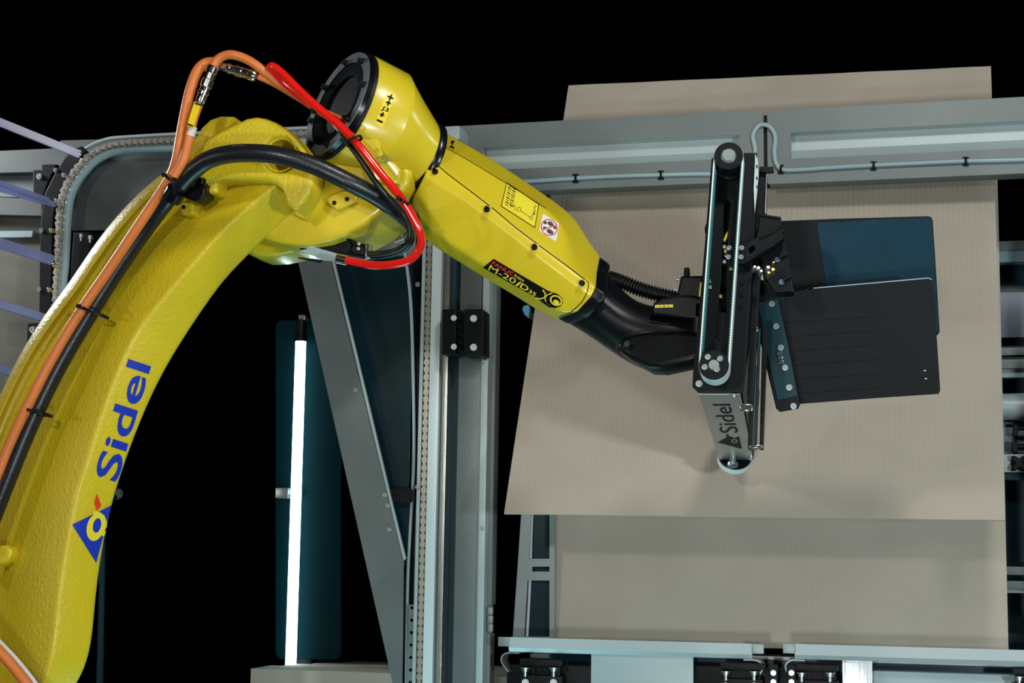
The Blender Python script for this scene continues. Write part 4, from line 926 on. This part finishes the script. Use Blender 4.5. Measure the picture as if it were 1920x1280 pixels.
for a, b, y, lb in ties:
    A, B = P(*a, y), P(*b, y); c = (A+B)/2; ax = (B-A); L = ax.length; ax.normalize(); bk_ = Vector((0, 1, 0)); t_ = ax.cross(bk_).normalized(); bm = bmesh.new(); R_ = []
    n = 28; dpt = L*.36
    for k in range(n):
        an = 2*PI*k/n; cc, ss = math.cos(an), math.sin(an); o_ = c+bk_*(dpt*.9+.002); rad = ax*(cc*(L/2+.002))+bk_*(ss*(dpt+.002)); rad2 = rad*1.06+rad.normalized()*.001
        R_.append([bm.verts.new(o_+rad+t_*.003), bm.verts.new(o_+rad2+t_*.003), bm.verts.new(o_+rad2-t_*.003), bm.verts.new(o_+rad-t_*.003)])
    for k in range(n):
        for j in range(4): bm.faces.new((R_[k][j], R_[k][(j+1) % 4], R_[(k+1) % n][(j+1) % 4], R_[(k+1) % n][j]))
    o = thing('cable_tie', c, lb, 'cable tie', 'black cable ties on the robot'); from_bm('band', bm, M['black'], o, 40)
    hA = B if y > 3 else A
    box('tie_head', hA-Vector((.004, .006, .004)), hA+Vector((.004, .004, .004)), M['black'], o, .001)
cl = thing('lower_orange_cable', P(20, 1270, 2.9), 'short run of orange cable crossing the bottom left corner', 'cable')
tube('sheath', [(-60, 1150, 2.9), (-15, 1205, 2.9), (25, 1250, 2.9), (70, 1310, 2.9), (120, 1400, 2.92)], 10, M['orange'], cl, 8, 14)
tube('pale_sleeve', [(-60, 1132, 2.91), (-12, 1190, 2.91), (35, 1240, 2.91), (80, 1300, 2.91), (130, 1390, 2.93)], 4, M['white'], cl, 8, 10)

# ============================================================ GRIPPER
D = ray(1505, 1355).normalized()
gp = Plane(P(1350, 735, 3.06), D)
gr = thing('belt_gripper', P(1350, 735, 3.06), 'tall black belt-driven gripper unit on the robot wrist, with steel end cover', 'gripper')
fp = [(1334, 298), (1344, 287), (1419, 286), (1420, 330), (1418, 400), (1412, 480), (1402, 640), (1393, 735), (1309, 735), (1298, 724), (1299, 705), (1318, 500), (1329, 365)]
slot1 = [(1358, 380), (1362, 375), (1368, 376), (1370, 382), (1364, 440), (1361, 640), (1345, 640), (1342, 632), (1353, 520)]
plate('front_plate', [fp, slot1], gp, .012, M['satin'], gr, .001)
body = [(1336, 300), (1418, 290), (1412, 480), (1402, 640), (1391, 733), (1311, 733), (1300, 720), (1320, 500)]
plate('rear_plate', body, gp.at(.05), .012, M['black'], gr, .001)
plate('side_wall', [(1395, 290), (1419, 288), (1402, 640), (1391, 733), (1380, 733), (1392, 560)], gp.at(.013), .10, M['tealblk'], gr, .002)
# long lower beam running away from the camera
lb_ = [(1311, 733), (1391, 733), (1400, 640), (1405, 585), (1328, 585)]
plate('long_beam', lb_, gp.at(.013), .80, M['satin'], gr, .001)
# steel end cover on the underside
a, b = gp.hit(1310, 736), gp.hit(1388, 736); Ld = .80
c_, d_ = a+D*Ld, b+D*Ld; nn = (b-a).cross(D).normalized(); nn = nn if nn.z < 0 else -nn
bm = bmesh.new(); VV = [bm.verts.new(q+nn*o) for o in (.0005, .003) for q in (a+D*.006, b+D*.006, d_, c_)]
for f in ((0, 1, 2, 3), (7, 6, 5, 4), (0, 4, 5, 1), (1, 5, 6, 2), (2, 6, 7, 3), (3, 7, 4, 0)): bm.faces.new([VV[k] for k in f])
cov = from_bm('end_cover', bm, M['brushed'], gr, 20, 'brushed steel cover with cut-out lettering')
TC = bvh(cov)
text('cutout_lettering', 'Sidel', (1384.5, 810.5), (1369, 757), 34, TC, M['blackp'], gr, off=.0006, bold=.0, up=(-1, .02), label='black cut-out lettering')
decal('cutout_emblem', [[(1346, 829), (1391, 841), (1386, 818), (1377, 821), (1367, 817)], circ(1377, 826.5, 5.6, 16, 4.6)], TC, M['blackp'], gr, .0006, maxe=12)
decal('cutout_emblem', circ(1377, 826.5, 2.8, 12, 2.2), TC, M['blackp'], gr, .0006)
decal('cutout_emblem', [(1361, 815), (1366, 813.5), (1366, 817), (1361, 818)], TC, M['blackp'], gr, .0006)
for (x, y) in ((1377, 740), (1408, 857)):
    p = drop(TC, x, y, 0)
    if p: bolt(p, nn, 4.5, M['zinc'], gr, 'screw')
bolt(gp.hit(1311, 719), -D, 5, M['zinc'], gr, 'screw')
# thumb screw and rear pulley at the far end
fe = (c_+d_)/2; rp = fe+D*.012+Vector((.006, 0, .0))
sA = P(1374, 852, rp.y-.03); lathe('thumb_screw', [(0, 0), (0, .008), (.022, .008), (.022, .013), (.030, .013), (.032, .010), (.032, 0)], sA, (0, -.3, -1), M['zinc'], gr, 16)
lathe('rear_pulley', [(-.012, 0), (-.012, .040), (-.008, .042), (.012, .042), (.014, .038), (.014, 0)], P(1378, 857, rp.y+.02), (-.15, .8, -.5), M['black'], gr, 36)
lathe('rear_belt_wrap', [(-.006, .0425), (-.006, .044), (.011, .044), (.011, .0425)], P(1378, 857, rp.y+.02), (-.15, .8, -.5), M['belt'], gr, 36)
# pulleys and toothed belt
def gpt(x, y, off): return gp.hit(x, y)+D*off
HF = .066
c1 = gp.hit(1366, 292, -HF)+D*HF; c2 = gp.hit(1338.5, 684, -HF)+D*HF; k1 = (c1-CAM).dot(CF)/FPX; rb_ = 24.5*k1
PU = []
for c, nm, lb in ((c1, 'upper_pulley', 'black upper pulley with grey hub'), (c2, 'lower_pulley', 'black lower pulley with four bolts')):
    PU.append(lathe(nm, [(-HF, 0), (-HF, rb_+.002), (-HF+.003, rb_+.0025), (-HF+.004, rb_-.001), (-.012, rb_-.001), (-.011, rb_+.0035), (-.002, rb_+.003), (-.002, 0)], c, D, M['satin'], gr, 44, lb))
lathe('hub', [(-HF-.001, 0), (-HF-.001, 12*k1), (-HF-.002, 13*k1), (-HF-.0005, 14.5*k1), (-HF, 0)], c1, D, M['zinc'], PU[0], 28)
lathe('hub_cap', [(-HF-.004, 0), (-HF-.004, 10*k1), (-HF-.001, 10.5*k1)], c1, D, M['steel'], PU[0], 28)
lathe('hub', [(-HF-.0015, 0), (-HF-.0015, 9*k1), (-HF, 10*k1)], c2, D, M['steel'], PU[1], 24)
for (x, y) in ((-11, -15), (12, -12), (-17, 4), (6, 8)): bolt(gp.hit(1338.5+x, 684+y, -HF-.0002), -D, 4.2, M['zinc'], PU[1], 'bolt')
u = (c2-c1); L = u.length; u.normalize(); v = D.cross(u).normalized()
path = []
rbm = rb_+.0005
nst = int(L/.006)
for i in range(nst): path.append((c1+u*L*i/nst+v*rbm, v))
for i in range(24): a = PI*i/24; path.append((c2+v*math.cos(a)*rbm+u*math.sin(a)*rbm, v*math.cos(a)+u*math.sin(a)))
for i in range(nst): path.append((c2-u*L*i/nst-v*rbm, -v))
for i in range(24): a = PI*i/24; path.append((c1-v*math.cos(a)*rbm-u*math.sin(a)*rbm, -v*math.cos(a)-u*math.sin(a)))
bm = bmesh.new(); R_ = [[bm.verts.new(p+n*.0), bm.verts.new(p+n*.0025), bm.verts.new(p+n*.0025), bm.verts.new(p+n*.0)] for p, n in path]
for q in R_:
    q[0].co -= D*.061; q[1].co -= D*.061; q[2].co -= D*.013; q[3].co -= D*.013
for i in range(len(R_)):
    for j in range(4): bm.faces.new((R_[i][j], R_[i][(j+1) % 4], R_[(i+1) % len(R_)][(j+1) % 4], R_[(i+1) % len(R_)][j]))
tbl = from_bm('toothed_belt', bm, M['belt'], gr, 50, 'white toothed belt')
bm = bmesh.new()
def tooth(p, n, t):
    h, w_ = .0022, .0014
    A = [bm.verts.new(p-D*z+t*s_*(w_ if g == 0 else w_*.6)-n*(0 if g == 0 else h)) for z in (.0605, .0135) for s_, g in ((-1, 0), (1, 0), (1, 1), (-1, 1))]
    for f in ((0, 1, 2, 3), (4, 5, 6, 7), (0, 1, 5, 4), (1, 2, 6, 5), (2, 3, 7, 6), (3, 0, 4, 7)): bm.faces.new([A[k] for k in f])
npp = int(L/.0052)
for sgn in (1, -1):
    for i in range(npp): tooth(c1+u*L*(i+.5)/npp+v*sgn*rbm, v*sgn, u)
tt = from_bm('belt_teeth', bm, M['teeth'], tbl, 30, 'teal belt teeth'); tt['kind'] = 'stuff'
plate('pulley_slot', rrect(1361, 325, 1370, 336, 2), gp.at(-.002), .004, M['zinc'], gr, .001)
# things inside the slot
ins = gp.at(.03)
plate('yellow_wire', [(1360, 440), (1366, 430), (1367, 436), (1360, 452), (1356, 450)], ins.at(-.02), .01, M['yelp'], gr, .001)
tube('blue_tube', [(1372, 566, 3.08), (1382, 560, 3.12), (1395, 562, 3.2)], 3, M['bluep'], gr, 6, 10)
tube('blue_tube', [(1352, 610, 3.09), (1350, 625, 3.09), (1348, 636, 3.09)], 2.2, M['bluep'], gr, 6, 10)
for k, (x, y) in enumerate(((1358, 462), (1360, 470), (1361, 478), (1358, 490), (1351, 555), (1330, 527), (1331, 538), (1370, 503))):
    plate('fitting', rrect(x-3, y-3.2, x+3.5, y+3, 1), gp.at(-.004), .012, (M['zinc'], M['brass'], M['chrome'])[k % 3], gr, .001)
for k in range(3):
    bolt(gp.hit(1392-1.5*k, 530+22*k), -D, 4, M['satin'], gr, 'bolt')
# steel side strip and guide profile on the right
plate('side_strip', [[(1416, 288), (1421, 300), (1422, 330), (1420, 355), (1415, 400), (1413, 352)]]+[circ(1419, y, 1.4, 8, 4) for y in (312, 334, 350)], gp.at(-.006), .003, M['lightpaint'], gr, .0003)
plate('guide_profile', [(1424, 312), (1438, 312), (1437, 400), (1428, 480), (1412, 760), (1400, 760), (1412, 480)], gp.at(.03), .03, M['satin'], gr, .002)
plate('top_tab', [(1424, 312), (1450, 312), (1451, 322), (1442, 323), (1424, 322)], gp.at(.02), .01, M['satin'], gr, .001)
plate('profile_edge', [(1437, 318), (1438.5, 318), (1436, 400), (1434, 400)], gp.at(.025), .01, M['zinc'], gr, .0003)
for k, (x0, x1, m) in enumerate(((1397, 1409, 'satin'), (1410, 1418, 'tealblk'), (1419, 1431, 'satin'))):
    plate('lower_profile', [(x0+10, 615), (x1+8, 615), (x1, 838), (x0+5, 838)], gp.at(.06+.01*k), .04, M[m], gr, .002)
plate('profile_clamp', [(1385, 757), (1411, 757), (1411, 771), (1388, 769)], gp.at(-.002), .012, M['chrome'], gr, .002)
plate('profile_clamp', [(1404, 834), (1430, 833), (1430, 840), (1404, 840)], gp.at(.05), .012, M['chrome'], gr, .002)
plate('profile_clamp', [(1408, 613), (1422, 613), (1420, 622), (1408, 622)], gp.at(.03), .012, M['chrome'], gr, .002)
# upper clamp arm with fork
plate('clamp_arm', [[(1372, 461), (1395, 457), (1417, 446), (1422, 430), (1424, 400), (1464, 406), (1466, 424), (1470, 446), (1450, 462), (1427, 475), (1397, 494), (1372, 493)], [(1404, 464), (1414, 459), (1416, 467), (1405, 476)]], gp.at(-.018), .03, M['satin'], gr, .002)
for (x, y) in ((1391, 470), (1390, 487), (1368, 470), (1367, 487)): bolt(gp.hit(x, y)-D*.019, -D, 3.6, M['zinc'], gr, 'screw')
for q in ([(1398, 491), (1427, 472), (1469, 445)], [(1424, 446), (1446, 436), (1465, 423)], [(1425, 402), (1463, 408)]): plate('clamp_rib', stroke(q, 3.2), gp.at(-.022), .006, M['satin'], gr, .0008)
plate('blade_mount', [(1424, 402), (1464, 407), (1474, 450), (1488, 546), (1455, 548), (1432, 520), (1425, 480)], gp.at(.02), .04, M['satin'], gr, .003)
for i, (x, y) in enumerate(((1450, 439), (1457, 482), (1465, 524))):
    bolt(gp.hit(x, y)+D*.019, -D, 4, M['midpanel'], gr, 'bolt')
    plate('mount_rib', [(x+4, y-4), (x+20, y-10), (x+21, y-6), (x+2, y+4)], gp.at(.012), .01, M['satin'], gr, .001)
for (x, y, q, m) in ((1419, 514, 5, 'chrome'), (1437, 513, 5, 'zinc'), (1446, 517, 5, 'brass'), (1438, 523, 4, 'brass'), (1447, 504, 3, 'brass'), (1424, 520, 4, 'zinc'), (1412, 512, 4, 'zinc')):
    lathe('valve_fitting', [(0, 0), (0, .7*q*k1), (.006, q*k1), (.014, q*k1), (.02, .6*q*k1), (.02, 0)], gp.hit(x, y)-D*.01, (.3, -1, .4), M[m], gr, 12)
# blades
b1 = Plane(P(1600, 500, 3.36), (-.04, 1, .05)); b2 = Plane(P(1600, 640, 3.27), (-.04, 1, .05))
bA = [(1464, 414), (1560, 410), (1740, 405), (1746, 407), (1749, 413), (1756, 520), (1762, 622), (1758, 628), (1540, 640), (1488, 545)]
ub = plate('upper_blade', bA, b1, .006, M['carbon'], gr, .001, label='upper black blade')
plate('blade_coating', [(1532, 417), (1743, 409), (1747, 414), (1754, 520), (1760, 624), (1560, 632), (1549, 535)], b1.at(-.0012), .001, M['blade'], ub, .0002, label='teal coated face of the upper blade')
bB = [(1455, 551), (1525, 541), (1740, 522), (1746, 524), (1748, 530), (1757, 640), (1763, 731), (1760, 738), (1640, 746), (1497, 757), (1470, 640)]
lwb = plate('lower_blade', bB, b2, .006, M['carbon'], gr, .001, label='lower black carbon blade with fine grooves')
for k in range(6):
    y0 = 606+k*26.5; x0 = 1472+k*5.5
    plate('blade_groove', stroke([(x0, y0-1), (x0+80, y0-7), (x0+160, y0-12)], 1.1), b2.at(-.0006), .0006, M['blackp'], lwb, .0001)
plate('blade_edge', stroke([(1525, 540), (1640, 530), (1741, 521), (1747, 524)], 1.8), b2.at(-.0005), .004, M['pipe'], lwb, .0002)
for (x, y) in ((1734, 695), (1736, 710)): plate('blade_mark', stroke([(x-2, y-1), (x+2, y)], 1.5), b2.at(-.0006), .0005, M['whitep'], lwb, .0001)
# lower blade carrier
la = b2.at(-.03)
plate('carrier_head', [(1412, 526), (1421, 522), (1440, 528), (1457, 541), (1459, 560), (1420, 567), (1411, 560)], la, .03, M['satin'], gr, .002)
plate('carrier_arm', [(1411, 560), (1459, 558), (1478, 640), (1500, 757), (1496, 765), (1462, 771), (1455, 765), (1430, 660), (1416, 600)], la.at(.004), .03, M['satin'], gr, .002)
plate('carrier_face', [(1421, 567), (1458, 559), (1476, 640), (1495, 742), (1458, 750), (1440, 670), (1427, 600)], la.at(.0015), .004, M['tealblk'], gr, .001)
bolt(la.hit(1420, 546)-la.n*.001, -la.n, 4.5, M['chrome'], gr, 'screw')
for (x, y) in ((1447, 569), (1455, 611), (1464, 651), (1472, 689), (1480, 726), (1488, 761)): bolt(la.hit(x, y)-la.n*.0005, -la.n, 4.4, M['zinc'], gr, 'carrier_bolt')
for (x, y) in ((1462, 661), (1463.5, 669.5), (1465, 678)): plate('clip', rrect(x-6, y-3, x+4.5, y+3, 1), la.at(-.003), .006, M['chrome'], gr, .001)
# loose small loop of wire left of gripper
lw = thing('wire_loop', P(1326, 430, 3.2), 'small black wire loop left of the toothed belt', 'wire')
tube('wire', [(1334, 412, 3.12), (1326, 420, 3.12), (1323, 432, 3.12), (1327, 442, 3.12), (1333, 446, 3.12)], 1.8, M['black'], lw, 6, 8)
